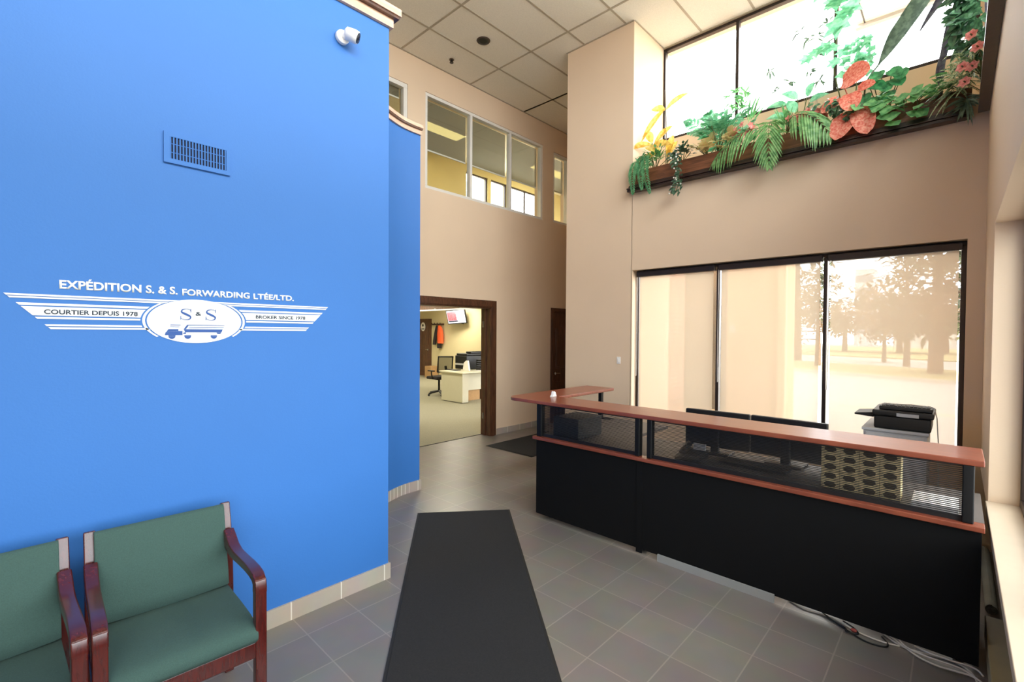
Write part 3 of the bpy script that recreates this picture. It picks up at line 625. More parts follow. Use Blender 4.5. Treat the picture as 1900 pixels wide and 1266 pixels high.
for (x, y) in ((3.4, -.03), (3.85, -.03), (3.4, 1.76), (3.85, 1.76), (3.4, 2.7), (4.5, 2.7), (4.5, 2.2)): MB().cyl((x, y, 0), (x, y, .04), .022, 12).build('foot', blackpl, D)
# counter with rounded corner
pts = [(3.295, -.11), (3.665, -.11), (3.665, 2.83), (4.69, 2.83)]
pts += [(4.69, 3.20)]
rc = .13; cx_, cy_ = 3.295+rc, 3.20-rc
pts += [(cx_+rc*cos(pi/2+i*pi/2/8), cy_+rc*sin(pi/2+i*pi/2/8)) for i in range(9)]
MB().prism(pts, 'xy', 1.045, 1.076).build('counter_top', cherry, D, bevel=.005)
for (a, b) in ((2.745, 2.80), (1.765, 1.805), (1.665, 1.705), (-.075, -.03)): bx('post', (3.30, a, .75), (3.355, b, 1.045), blackmt, D, bevel=.006)
bx('post', (4.54, 2.90, .75), (4.58, 2.94, 1.045), blackmt, D); bx('post_foot', (4.5, 2.76, .74), (4.6, 2.96, .752), blackmt, D)
smoke = mat('dark_slat', (34, 34, 36), .35, metal=.3, var=.05)
for (a, b) in ((1.805, 2.745), (-.03, 1.665)):
    s_ = MB()
    for k in range(27): z = .775+k*.0098; s_.box((3.326, a, z), (3.331, b, z+.0040))
    s_.box((3.322, a, .75), (3.335, b, .775)); s_.box((3.322, a, 1.036), (3.335, b, 1.045))
    yy = a+.12
    sc_ = s_.build('slatted_screen', smoke, D)
bx('cable_raceway', (3.283, .815, 0), (3.298, 1.60, .052), mat('silver_raceway', (172, 174, 170), .4, metal=.3, var=.02))
tag(bpy.data.objects['cable_raceway'], 'light grey raceway strip on the tiles under the black desk front', 'cable raceway')

# desk top things
def monitor(y0, y1, x, zt_, rot, label):
    zt_ += .0015
    t = root('monitor', (0, 0, 0), label, 'monitor'); w2 = (y1-y0)/2
    MB().box((-.02, -w2, .04), (.018, w2, .04+.29)).build('screen_housing', blackpl, t, bevel=.008)
    MB().box((.018, -w2+.012, .075), (.021, w2-.012, .318)).build('screen', mat('screen_glass', (12, 12, 14), .15), t)
    MB().box((-.06, -.03, .0), (-.02, .03, .26)).build('stand_neck', blackpl, t, bevel=.005)
    MB().box((-.12, -.12, 0), (.08, .12, .012)).build('stand_base', blackpl, t, bevel=.005)
    t.location = (x, (y0+y1)/2, .75+zt_); t.rotation_euler = (0, 0, rot); return t
monitor(1.145, 1.635, 3.87, -.0, R(3), 'black monitor behind the counter, standing left of the second monitor')
monitor(.64, 1.14, 3.88, -.0, R(-2), 'black monitor behind the counter, nearer the cartons with ovals')
ph = root('desk_phone', (3.5, 1.5, .75), 'dark desk phone behind slatted screen beside the left monitor', 'phone')
MB().prism([(3.42, .752), (3.62, .752), (3.62, .82), (3.42, .775)], 'xz', 1.36, 1.54).build('body', blackpl, ph, bevel=.006)
MB().tube([(3.47, 1.5, .80), (3.52, 1.5, .835), (3.6, 1.5, .845)], [.025, .016, .025], 8).build('handset', blackpl, ph)
bx('display', (3.58, 1.37, .80), (3.60, 1.46, .86), greycab, ph)
cw, ch = .0965, .0545
oval = mat('dark_oval_print', (72, 58, 40), .7, var=.1); ctan = mat('tan_carton', (232, 212, 160), .8, var=.05, scale=15)
cl = ['leftmost column', 'second column from left', 'third column from left', 'rightmost column']; rl = ['bottom row', 'second row up', 'middle row', 'fourth row up', 'top row']
c0_ = root('carton', (0, 0, 0))
MB().box((0, -cw/2+.001, .0005), (.13, cw/2-.001, ch-.0005)).build('box_body', ctan, c0_, bevel=.002)
MB().prism([(.031*cos(2*pi*i/24), ch/2+.018*sin(2*pi*i/24)) for i in range(24)], 'yz', -.0012, 0.0005).build('oval_print', oval, c0_)
first = True
for ci in range(4):
    for ri in range(5):
        c = c0_ if first else copy_tree(c0_); first = False
        c.location = (3.45, .605-cw*(ci+.5), .7505+ch*ri)
        tag(c, f'tan carton with dark oval, {rl[ri]}, {cl[ci]}, seen through the screen', 'carton', 'tan cartons stacked on the reception desk')
tag(MB().box((3.40, -.02, .7515), (3.62, .17, .79)).build('paper_stack', whitepl, bevel=.002), 'white paper stack behind the screen at desk near end', 'paper')
tag(bx('keyboard', (3.55, .82, .751), (3.70, 1.26, .772), blackpl, bevel=.004), 'black keyboard in front of the reception monitors', 'keyboard')
tag(MB().box((3.42, 2.42, .7515), (3.8, 2.7, .93)).build('desk_organiser', mat('dark_grey_plastic', (50, 52, 54), .5), bevel=.006), 'dark organiser box behind the left slatted screen', 'organiser')
tag(MB().prism([(0, 0), (.07, 0), (.05, .045), (.03, .055), (.02, .02)], 'xz', 0, .035).build('tape_dispenser', whitepl, bevel=.004), 'small white tape dispenser on the counter corner', 'tape dispenser').location = (3.62, 2.86, 1.0765)
# printer cabinet
pc = root('printer_cabinet', (4.9, .35, 0), 'light grey cabinet under the black printer by the window', 'cabinet')
bx('body', (4.66, .15, .03), (5.2, .535, .945), greycab, pc, bevel=.004); bx('top', (4.645, .14, .945), (5.21, .545, .968), greycab, pc, bevel=.004)
for z in (.06, .36, .66): dr_ = bx('drawer', (4.648, .165, z), (4.661, .52, z+.27), greycab, pc, bevel=.003); bx('handle', (4.636, .28, z+.2), (4.648, .40, z+.215), chrome, dr_)
bx('plinth', (4.68, .17, 0), (5.18, .515, .03), blackp, pc)
pr_ = root('desktop_printer', (4.9, .3, .968), 'black desktop printer on the grey cabinet by the window', 'printer')
bx('body', (4.66, .13, .97), (5.05, .47, 1.07), blackpl, pr_, bevel=.012); bx('scanner_lid', (4.645, .115, 1.07), (5.06, .48, 1.115), blackpl, pr_, bevel=.01)
MB().prism([(.475, 1.045), (.60, 1.055), (.60, 1.068), (.475, 1.085)], 'yz', 4.70, 4.95).build('side_tray', blackpl, pr_, bevel=.003)
bx('control_panel', (4.64, .2, 1.075), (4.648, .33, 1.10), greycab, pr_)
kb = root('wireless_keyboard', (4.85, .28, 1.115), 'black keyboard lying on top of the printer', 'keyboard')
bx('tray', (4.68, .125, 1.116), (4.86, .44, 1.145), blackpl, kb, bevel=.006)
k_ = MB()
for a in range(4):
    for b in range(12): k_.box((4.70+a*.037, .14+b*.024, 1.145), (4.73+a*.037, .16+b*.024, 1.152))
k_.build('keys', blackpl, kb)
tag(MB().tube([(4.72, .40, 1.158), (4.70, .34, 1.162), (4.74, .25, 1.164), (4.72, .18, 1.161), (4.70, .115, 1.155), (4.69, .10, 1.08), (4.68, .09, .9), (4.69, .085, .6), (4.72, .09, .3)], .0035, 6).build('power_cord', mat('grey_cord', (190, 188, 180), .5), smooth=True), 'thin pale cord looping over the printer and down beside it', 'cord')

# ------------------------------------------------------------------ floor mats, cables
def flatmat(name, c, ax, L, W, label):
    t = root(name, (c[0], c[1], 0), label, 'floor mat')
    M_ = Matrix.Translation((c[0], c[1], 0)) @ Matrix.Rotation(ax, 4, 'Z')
    MB().box((-L/2, -W/2, 0.001), (L/2, W/2, .007), M_).build('rubber_border', rubber, t, bevel=.002)
    MB().box((-L/2+.018, -W/2+.018, .007), (L/2-.018, W/2-.018, .012), M_).build('pile', matpile, t, bevel=.002)
far = Vector(((2.6+3.236)/2, (3.653+3.078)/2, 0)); dirn = Vector((-.64, -.768, 0)).normalized(); Lm = 3.0
cm = far+dirn*Lm/2
flatmat('runner_mat', cm, math.atan2(-dirn.y, -dirn.x), Lm, .865, 'long charcoal runner mat on the tiles beside the blue wall')
t = root('door_mat', (5.4, 4.66, 0), 'black floor mat lying beyond the reception desk near back wall', 'floor mat')
bx('rubber_border', (4.84, 4.19, .001), (6.3, 5.10, .006), rubber, t); bx('pile', (4.86, 4.21, .006), (6.28, 5.08, .010), mat('black_mat_pile', (24, 24, 25), .97, var=.3, scale=140), t)
def smoothpath(ps, n=6):
    ps = [Vector(p) for p in ps]; out = []
    for i in range(len(ps)-1):
        p0, p1, p2, p3 = ps[max(0, i-1)], ps[i], ps[i+1], ps[min(len(ps)-1, i+2)]
        for k in range(n):
            t = k/n; out.append(.5*((2*p1)+(-p0+p2)*t+(2*p0-5*p1+4*p2-p3)*t*t+(-p0+3*p1-3*p2+p3)*t**3))
    out.append(ps[-1]); return out
wc = mat('white_cable', (214, 208, 196), .5); bc = mat('black_cable', (14, 14, 14), .5)
for pts_, m_, lb in (
    ([(3.36, .56, .006), (3.31, .50, .006), (3.26, .42, .006), (3.22, .34, .006), (3.235, .26, .006), (3.28, .25, .006), (3.33, .28, .008)], bc, 'black cable with a wide loop lying by the desk foot'),
    ([(3.37, .58, .014), (3.30, .50, .014), (3.27, .44, .014), (3.235, .43, .014), (3.25, .38, .014), (3.30, .40, .014), (3.33, .46, .02)], bc, 'black cable with a small tight loop under the desk edge'),
    ([(3.38, .75, .005), (3.34, .66, .005), (3.35, .56, .005), (3.335, .48, .005), (3.29, .38, .005), (3.28, .28, .005), (3.30, .2, .005)], wc, 'white cable running from mid desk along the tiles'),
    ([(3.37, .28, .006), (3.31, .2, .006), (3.31, .12, .006), (3.34, .02, .006), (3.32, -.05, .006), (3.26, -.09, .006), (3.18, -.10, .006)], wc, 'white cable hugging the desk foot at the near end'),
    ([(3.37, .26, .015), (3.30, .19, .015), (3.24, .12, .015), (3.22, .05, .015), (3.23, -.02, .015), (3.24, -.08, .015), (3.20, -.13, .015)], wc, 'outermost white cable bowing away from the desk'),
    ([(3.36, .22, .023), (3.28, .17, .023), (3.26, .10, .023), (3.26, .03, .023), (3.26, -.05, .022), (3.22, -.11, .015)], wc, 'middle white cable of the tangle near the wall'),
    ([(3.35, .14, .008), (3.29, .08, .03), (3.29, 0, .03), (3.30, -.06, .03), (3.29, -.1, .03), (3.25, -.12, .03)], wc, 'short white cable crossing over the others by the corner')):
    tag(MB().tube(smoothpath(pts_), .0045, 7).build('floor_cable', m_, smooth=True), lb, 'cable', 'cables on the floor under the reception desk')
tag(MB().sphere((3.262, .40, .022), .012, 10, 8, (1, 1.3, .8)).build('cable_plug', mat('red_plug', (160, 70, 60), .5), smooth=True), 'tiny red cable tie among the black cable loops', 'cable tie')
# rolled mat
sp_ = []
for i in range(90):
    a = i*.30; r_r = .004+.00105*a; sp_.append((r_r*cos(a), r_r*sin(a)))
rm_ = MB(); y0, z0 = -.178, .052
inn = sp_; nn = len(inn)
vs = []
for (x, th) in ((4.02, 0), (5.1, 0)):
    for (a, b) in inn: vs.append((x, y0+a, z0+b))
rm_.add(vs, [(i, i+1, nn+i+1, nn+i) for i in range(nn-1)])
o = rm_.build('rolled_mat', mat('grey_mat_roll', (136, 138, 134), .9, var=.1)); so = o.modifiers.new('s', 'SOLIDIFY'); so.thickness = .005
tag(o, 'grey rolled-up mat lying along the wall past the desk end', 'rolled mat')
hb = root('baseboard_heater', (2.6, -.18, 0), 'tan metal baseboard heater cover under the window ledge', 'heater')
tanm = mat('tan_metal', (176, 160, 120), .45, var=.04)
bx('cover', (.6, -.238, .03), (3.68, -.135, .155), tanm, hb, bevel=.006); bx('base', (.62, -.235, 0), (3.66, -.15, .03), blackmt, hb)

# ------------------------------------------------------------------ armchairs
def armchair(label):
    t = root('armchair', (0, 0, 0), label, 'chair', 'green armchairs against the blue wall')
    W2 = .278
    for s_ in (-1, 1):
        xc = s_*(W2-.022)
        # back post: straight leg then curved raked upper part
        path = [(.235, 0.0), (.235, .25), (.238, .45), (.243, .56), (.255, .66), (.27, .74), (.288, .80), (.294, .83)]
        MB().ribbon(path, .04, [.045, .045, .045, .042, .04, .036, .032, .03], xc).build('back_post', lacq, t, bevel=.005)
        leg = MB().box((xc-.022, -.285, 0), (xc+.022, -.24, .60)).build('front_leg', lacq, t, bevel=.006)
        arm = [(.232, .678), (.19, .667), (.13, .648), (.06, .642), (-.02, .648), (-.12, .655), (-.19, .656), (-.235, .65), (-.258, .635), (-.2625, .612), (-.2625, .59)]
        MB().ribbon(arm, .046, [.085, .072, .05, .04, .036, .036, .037, .04, .044, .045, .045], xc).build('armrest', lacq, t, bevel=.006, segs=3)
        bx('side_rail', (xc-.012, -.24, .33), (xc+.012, .22, .385), lacq, t, bevel=.003)
    bx('front_rail', (-W2+.04, -.278, .325), (W2-.04, -.252, .392), lacq, t, bevel=.004)
    bx('back_rail', (-W2+.04, .225, .33), (W2-.04, .245, .385), lacq, t, bevel=.003)
    # seat cushion with waterfall front
    n = 10; prof = [(-.285, .395), (-.293, .415), (-.293, .435), (-.28, .455), (-.25, .468), (-.18, .476), (-.05, .474), (.1, .466), (.205, .462), (.215, .45), (.215, .395)]
    mb = MB(); xs = [-.243, -.238, -.22, -.12, 0, .12, .22, .238, .243]
    base = 0
    for x in xs:
        e = max(0, (abs(x)-.21)/.033); sc_z = 1-.10*e*e
        for (y, z) in prof: mb.v.append(Vector((x, y*(1-.01*e), .395+(z-.395)*(sc_z+.06*(1-(x/.243)**2)))))
    k = len(prof)
    for i in range(len(xs)-1):
        for j in range(k): mb.f.append((i*k+j, i*k+(j+1) % k, (i+1)*k+(j+1) % k, (i+1)*k+j))
    mb.f.append(tuple(range(k))[::-1]); mb.f.append(tuple((len(xs)-1)*k+j for j in range(k)))
    mb.build('seat_cushion', greenfab, t, smooth=True)
    # back cushion
    prof = [(.155, .47), (.195, .455), (.225, .47), (.235, .56), (.25, .66), (.266, .74), (.284, .80), (.282, .827), (.262, .833), (.247, .82), (.222, .74), (.19, .62), (.165, .53)]
    mb = MB(); k = len(prof)
    for x in xs:
        e = max(0, (abs(x)-.2)/.043); b_ = .012*(1-(x/.243)**2)
        for (y, z) in prof:
            yy = y-(b_ if y < .25 and z < .815 else 0)+(.008*e*e if z < .815 else 0); mb.v.append(Vector((x, yy, z)))
    for i in range(len(xs)-1):
        for j in range(k): mb.f.append((i*k+j, i*k+(j+1) % k, (i+1)*k+(j+1) % k, (i+1)*k+j))
    mb.f.append(tuple(range(k))[::-1]); mb.f.append(tuple((len(xs)-1)*k+j for j in range(k)))
    mb.build('back_cushion', greenfab, t, smooth=True)
    return t
a1 = armchair('green armchair with reddish wood arms, the one seen whole beside the runner mat')
a2 = copy_tree(a1); a2['label'] = 'green armchair cut off by the left edge of the photo'
a1.location = (.464, 2.405, 0); a1.rotation_euler = (0, 0, R(-2.1))
a2.location = (-.116, 2.41, 0); a2.rotation_euler = (0, 0, R(1.2))
# ------------------------------------------------------------------ planter box along the wall and round the corner
mould = wood('planter_moulding', (32, 19, 14), (50, 29, 21), .35, (8, 1, 8))
pb = root('planter_box', (5.2, 1.4, 3.42), 'long brown wooden planter box below the upper window, full of plants', 'planter')
MB().box((5.19, -.05, 3.47), (5.21, 2.93, 3.655)).build('front_board', planterw, pb, bevel=.003)
MB().box((5.20, 2.915, 3.47), (5.257, 2.93, 3.655)).box((5.21, -.05, 3.602), (5.255, 2.915, 3.606)).build('box_bottom', planterw, pb)
for (x, z0, z1) in ((5.165, 3.42, 3.445), (5.15, 3.445, 3.462), (5.172, 3.462, 3.485), (5.18, 3.485, 3.497)):
    MB().box((x, -.05 if x > 5.16 else -.06, z0), (5.2565, 2.965 if z1 < 3.47 else 2.95, z1)).build('moulding', mould, pb, bevel=.003)
pf = root('planter_box', (4, -.12, 3.42), 'dark planter box running along the front wall at top right', 'planter')
MB().box((.4, -.118, 3.45), (5.15, -.098, 3.66)).build('front_board', mould, pf)
MB().box((.4, -.149, 3.42), (5.14, -.085, 3.45)).build('moulding', mould, pf)
MB().box((.4, -.149, 3.45), (.42, -.118, 3.66)).box((5.13, -.149, 3.45), (5.15, -.118, 3.66)).build('end_board', mould, pf)

def vec(*a): return Vector(a)
def leaf(mb, base, d, up, L, W, shape='lance', droop=.25, fold=.18, n=6, cup=0):
    d = Vector(d).normalized(); up = Vector(up); s_ = d.cross(up)
    s_ = s_.normalized() if s_.length > 1e-4 else d.orthogonal().normalized()
    nn = s_.cross(d).normalized(); base = Vector(base); b0 = len(mb.v)
    for i in range(n+1):
        t = i/n
        if shape == 'lance': w_ = sin(pi*min(1, t*.97+.03))**.85
        elif shape == 'strap': w_ = min(1, t*5+.35)*(1-t**4)**.6
        elif shape == 'ovate': w_ = sin(pi*t**.75)**.8
        elif shape == 'heart': w_ = math.sqrt(max(0, 1-((t-.38)/.62)**2)) if t > .38 else .55+.45*sin(pi/2*t/.38)
        elif shape == 'needle': w_ = 1-t*.8
        else: w_ = sin(pi*t)
        if i == n: w_ = .02
        c = base+d*(L*t)+vec(0, 0, -droop*L*t*t)
        h = W*.5*w_
        mb.v += [c-s_*h+nn*(fold*h), c, c+s_*h+nn*(fold*h)]
    for i in range(n):
        a = b0+i*3; mb.f += [(a, a+1, a+4, a+3), (a+1, a+2, a+5, a+4)]
def lobed(mb, base, d, up, L, lobes=5, depth=.45, width=1.0, droop=.2):
    d = Vector(d).normalized(); s_ = d.cross(Vector(up)); s_ = s_.normalized() if s_.length > 1e-4 else d.orthogonal().normalized(); nn = s_.cross(d).normalized()
    N = lobes*2+1; pts = []
    for i in range(N):
        a = -2.25+4.5*i/(N-1); tip = i % 2 == 0 if lobes % 1 == 0 else True
        far_ = 1 if i % 2 == 0 else 1-depth
        far_ *= (.62+.38*cos(a/1.5))
        pts.append((far_*cos(a)*L*.75+L*.25, far_*sin(a)*L*.62*width))
    b0 = len(mb.v); base = Vector(base)
    mb.v.append(base+d*L*.28+nn*(-.02*L))
    mb.v.append(base+d*.0)
    for (u, v) in pts: mb.v.append(base+d*u+s_*v+nn*(.12*abs(v))+vec(0, 0, -droop*(u*u+v*v)/L))
    k = len(pts)
    mb.f.append((b0, b0+1, b0+2))
    for i in range(k-1): mb.f.append((b0, b0+2+i, b0+3+i))
    mb.f.append((b0, b0+1+k, b0+1))
rnd = random.Random(11)
def U(a, b): return rnd.uniform(a, b)
def frond(mb, st, path, L, wd, n, shape='needle', angle=55, droop=.3, up=(0, 0, 1), taper=True):
    """leaflets both sides of a curved rachis"""
    P = smoothpath(path, 10); st.tube(P, [.004*(1-.7*i/len(P)) for i in range(len(P))], 5)
    for i in range(n):
        t = .12+.88*i/(n-1); k = min(int(t*(len(P)-1)), len(P)-2); p = P[k]; T = (P[k+1]-P[k]).normalized()
        S = T.cross(Vector(up)); S = S.normalized() if S.length > .05 else Vector((0, 1, 0))
        sc_ = sin(pi*min(.97, .12+.88*t))**.6 if taper else 1
        for q_ in (-1, 1):
            a = R(angle*(1-.45*t)); d = (T*cos(a)+S*q_*sin(a)).normalized()
            leaf(mb, p, d, S.cross(T)*(1), L*sc_*U(.9, 1.08), wd, shape, droop, .3, 4)
def plant(name, loc, label, cat, group=None): return root(name, loc, label, cat, group)

G1 = leafmat('fern_green', (80, 150, 100), (120, 190, 136)); G2 = leafmat('palm_green', (92, 146, 84), (142, 190, 122), .4)
G3 = leafmat('dark_ivy_green', (50, 78, 60), (92, 124, 98), .25); G4 = leafmat('fresh_ivy_green', (84, 150, 92), (136, 196, 126), .4)
GT = leafmat('teal_green', (100, 176, 134), (148, 208, 168), .55); YL_ = leafmat('yellow_leaf', (216, 172, 70), (248, 222, 128), .5)
CR = leafmat('coral_leaf', (232, 124, 104), (250, 190, 164), .5, 55); PK = leafmat('pink_petal', (226, 130, 122), (250, 178, 166), .4, 60)
DK = leafmat('deep_green', (44, 78, 54), (84, 128, 88), .25); CAL = leafmat('caladium_leaf', (226, 192, 150), (214, 214, 150), .45, 60)
GRN = leafmat('grey_green', (86, 108, 90), (124, 148, 122), .25); VAR = leafmat('striped_green', (88, 120, 76), (196, 206, 160), .3, 90)
stemm = mat('plant_stem', (88, 92, 52), .7); greystem = mat('grey_stake', (150, 140, 128), .7); PUR = leafmat('purple_leaf', (84, 76, 92), (116, 116, 120), .2)
SOIL = 3.605

# 1 hanging fern at the far end
t = plant('hanging_fern', (5.3, 2.75, SOIL), 'bright green fern hanging over the far left end of planter', 'fern')
mb, st = MB(), MB()
for (p, n_) in (([(5.28, 2.78, 3.66), (5.17, 2.84, 3.76), (5.12, 2.87, 3.62), (5.11, 2.85, 3.36)], 20), ([(5.28, 2.7, 3.66), (5.16, 2.72, 3.80), (5.11, 2.70, 3.62), (5.11, 2.63, 3.33)], 22), ([(5.28, 2.72, 3.66), (5.18, 2.78, 3.82), (5.13, 2.77, 3.66), (5.12, 2.74, 3.40)], 20)):
    frond(mb, st, p, .088, .019, n_+8, 'lance', 75, .35, up=(-1, .2, .1))
mb.build('fronds', G1, t); st.build('stems', stemm, t)
# 2 yellow-leaved tall plant
t = plant('yellow_leaf_plant', (5.4, 2.6, SOIL), 'tall thin plant with golden yellow leaves at the planter far end', 'plant')
MB().tube([(5.4, 2.58, 3.61), (5.4, 2.58, 4.1), (5.4, 2.6, 4.62)], .007, 6).build('stake', greystem, t)
mb = MB()
for (b, d, L) in (((5.4, 2.59, 4.38), (0, -1, .75), .34), ((5.4, 2.6, 4.38), (-.2, .8, .5), .18), ((5.4, 2.6, 4.40), (-.3, .75, -.75), .36), ((5.38, 2.75, 4.02), (-.1, .25, 1), .22), ((5.38, 2.75, 4.0), (-.4, 1, .25), .30), ((5.38, 2.72, 4.0), (0, -.8, .9), .34), ((5.36, 2.74, 3.98), (-.3, -.9, .0), .30), ((5.38, 2.55, 3.80), (-.1, -.25, 1), .34), ((5.38, 2.55, 3.80), (0, -.5, 1), .26), ((5.3, 2.62, 3.86), (-.3, .9, -.2), .28), ((5.3, 2.6, 3.86), (-.4, .4, .3), .2)):
    leaf(mb, b, d, (-1, 0, .4), L*1.05, .095, 'lance', .3, .25, 8)
mb.v = [Vector((v.x, min(v.y, 2.93), v.z)) for v in mb.v]
mb.build('leaves', YL_, t)
MB().tube([(5.38, 2.74, 3.62), (5.38, 2.75, 4.02)], .006, 5).tube([(5.38, 2.56, 3.62), (5.38, 2.55, 3.82)], .006, 5).build('stems', stemm, t)
# leafy green bush beneath it
def bush(name, loc, label, m_, n, r, L, W, shape, droop=.3, cat='plant', zs=1, dirz=.2, stemn=8, group=None, lob=0, base=SOIL):
    t = plant(name, (loc[0], loc[1], base), label, cat, group); mb, st = MB(), MB(); c = Vector(loc)
    for i in range(n):
        a = U(0, 2*pi); e = U(-.25, 1.2); rr = r*U(.25, 1); o = Vector((cos(a)*cos(e)*rr*.75, sin(a)*cos(e)*rr, sin(e)*rr*zs))
        d = Vector((o.x-.05, o.y, o.z*.6+dirz*r)); 
        if lob: lobed(mb, c+o, d, (-.5, 0, 1), L*U(.7, 1.15), lob, .45, 1, droop)
        else: leaf(mb, c+o, d, (-.6, 0, 1), L*U(.7, 1.15), W*U(.8, 1.1), shape, droop, .2, 5)
        if i < stemn: st.tube([Vector((c.x+U(-.03, .03), c.y+U(-.03, .03), base)), (c+Vector((c.x, c.y, base)))*.5+o*.3, c+o], .004, 5)
    mb.build('leaves', m_, t); st.build('stems', stemm, t); return t
bush('leafy_bush', (5.3, 2.66, 3.78), 'low light green bush under the golden leaves', G4, 110, .16, .075, .035, 'ovate', .3)
# 3 trailing vines
def trail(name, path, label, m_, n, L, W, shape, spread=.03, cat='trailing plant', lob=0, berries=None, group=None, droop=.4, th=.004, dens=None):
    p0 = path[0]; t = plant(name, (p0[0], p0[1], p0[2]), label, cat, group); mb, st = MB(), MB(); P = smoothpath(path, 10); st.tube(P, th, 5)
    for i in range(n):
        k = rnd.randrange(len(P)-1) if dens is None else min(len(P)-2, int((i/n)**dens*len(P)))
        p = P[k]+Vector((U(-1, .3), U(-1, 1), U(-1, 1)))*spread; a = U(-1.2, 1.2)
        d = Vector((-.5+U(-.3, .2), sin(a), -.35+U(-.5, .6)))
        if lob: lobed(mb, p, d, (-1, 0, .5), L*U(.7, 1.2), lob, .4, 1, droop)
        else: leaf(mb, p, d, (-1, 0, .5), L*U(.7, 1.2), W*U(.8, 1.15), shape, droop, .2, 5)
    mb.build('leaves', m_, t); st.build('stem', stemm, t)
    if berries:
        bb = MB()
        for i in range(berries[1]):
            p = P[rnd.randrange(len(P)-1)]+Vector((-.03+U(-.02, .0), U(-1.2, 1.2)*spread, U(-1, 1)*spread)); bb.sphere(p, U(.007, .012), 6, 4)
        bb.build('blossoms', berries[0], t)
    return t
wb = mat('white_blossom', (228, 226, 216), .6)
trail('trailing_ivy', [(5.3, 2.42, 3.66), (5.2, 2.38, 3.74), (5.14, 2.33, 3.66), (5.12, 2.30, 3.50), (5.12, 2.29, 3.38), (5.12, 2.34, 3.27)], 'dark green trailing ivy with white flecks hanging below the planter edge', G3, 95, .055, .035, 'ovate', .04, berries=(wb, 22), dens=1.25)
bush('dark_ivy_clump', (5.22, 2.29, 3.73), 'dark blue-green leaf clump on planter rim right of the hanging ivy', G3, 110, .12, .055, .034, 'ovate', .3)
# 4 teal ferny bush + caladium
t = plant('teal_fern', (5.35, 1.95, SOIL), 'teal green feathery fern standing in the planter before the window', 'fern'); mb, st = MB(), MB()
for (y, z, L, dy) in ((2.25, 4.12, .1, .1), (2.05, 4.14, .09, .0), (1.85, 4.02, .09, -.05), (1.7, 4.05, .09, -.15), (2.15, 3.98, .08, .2), (1.62, 3.92, .08, -.1)):
    frond(mb, st, [(5.4, 1.95, SOIL), (5.39, 1.95+(y-1.95)*.4, SOIL+(z-SOIL)*.6), (5.36, y-dy*.2, z-.02), (5.3, y+dy*.6, z)], L*1.25, .036, 16, 'lance', 60, .25, up=(-1, 0, .5))
mb.build('fronds', GT, t); st.build('stems', stemm, t)
bush('round_leaf_bush', (5.28, 1.92, 3.88), 'pale teal bush filling the planter beside first window mullion', GT, 190, .23, .095, .055, 'ovate', .3)
bush('caladium', (5.22, 2.02, 3.70), 'cream and pink caladium leaves on the planter rim left of the palms', CAL, 30, .15, .12, .09, 'heart', .35)
bush('caladium', (5.22, 1.80, 3.72), 'cream caladium leaves directly left of the first palm frond', CAL, 26, .13, .11, .08, 'heart', .35)
# 5 green spray on first mullion
t = plant('bamboo_spray', (5.6, 1.8, SOIL), 'slender bright green spray rising before the first window mullion', 'plant'); mb, st = MB(), MB()
st.tube([(5.55, 1.8, SOIL), (5.6, 1.8, 4.0), (5.6, 1.8, 4.42)], .005, 5)
for i in range(34): leaf(mb, (5.6+U(-.03, .03), 1.82+U(-.08, .1), 4.2+U(0, .24)), (U(-.4, .1), U(-1, 1), U(-.3, .9)), (-1, 0, .3), U(.08, .14), .024, 'lance', .25, .2, 5)
for i in range(9): leaf(mb, (5.5, 1.66+U(-.05, .05), 3.98+U(0, .12)), (0, U(-.8, -.1), 1), (-1, 0, .3), .2, .022, 'lance', .1, .2, 5)
mb.build('leaves', G4, t); st.build('stem', stemm, t)
# flowers
def flowers(name, c, label, m_, n, r, pr, leafm=None):
    t = plant(name, (c[0], c[1], SOIL), label, 'flowers'); mb, st, lf_ = MB(), MB(), MB()
    for i in range(n):
        mb = MB(); p = Vector(c)+Vector((U(-.5, .2)*r, U(-1, 1)*r, U(-.5, .7)*r)); f = Vector((-1, U(-.5, .5), U(-.2, .8))).normalized()
        for k in range(5):
            a = 2*pi*k/5; s_ = f.orthogonal().normalized(); s2 = f.cross(s_); leaf(mb, p, s_*cos(a)+s2*sin(a)+f*.5, f, pr, pr*.75, 'ovate', .1, .2, 4)
        st.tube([(c[0]+U(-.02, .02), c[1]+U(-.03, .03), SOIL), p], .003, 4); mb.build('flower', m_, t)
    for i in range(n*2): leaf(lf_, Vector(c)+Vector((U(-.4, .2)*r, U(-1.1, 1.1)*r, U(-.9, .3)*r)), (U(-1, .2), U(-1, 1), U(-.2, .8)), (-1, 0, .6), .06, .03, 'ovate', .3, .2, 4)
    st.build('stems', stemm, t); lf_.build('leaves', leafm or G1, t)
flowers('pink_flowers', (5.22, 1.66, 3.78), 'pink blossoms in the planter between caladium and palm fronds', PK, 14, .13, .036)
flowers('pink_flowers', (5.25, 1.13, 3.77), 'pale pink blossoms above the third palm frond', PK, 14, .12, .036)
flowers('red_flowers', (5.22, .95, 3.72), 'muted red flowers and brown leaves left of the coral leaves', leafmat('rust_petal', (150, 70, 60), (190, 110, 90), .3), 12, .12, .035, DK)
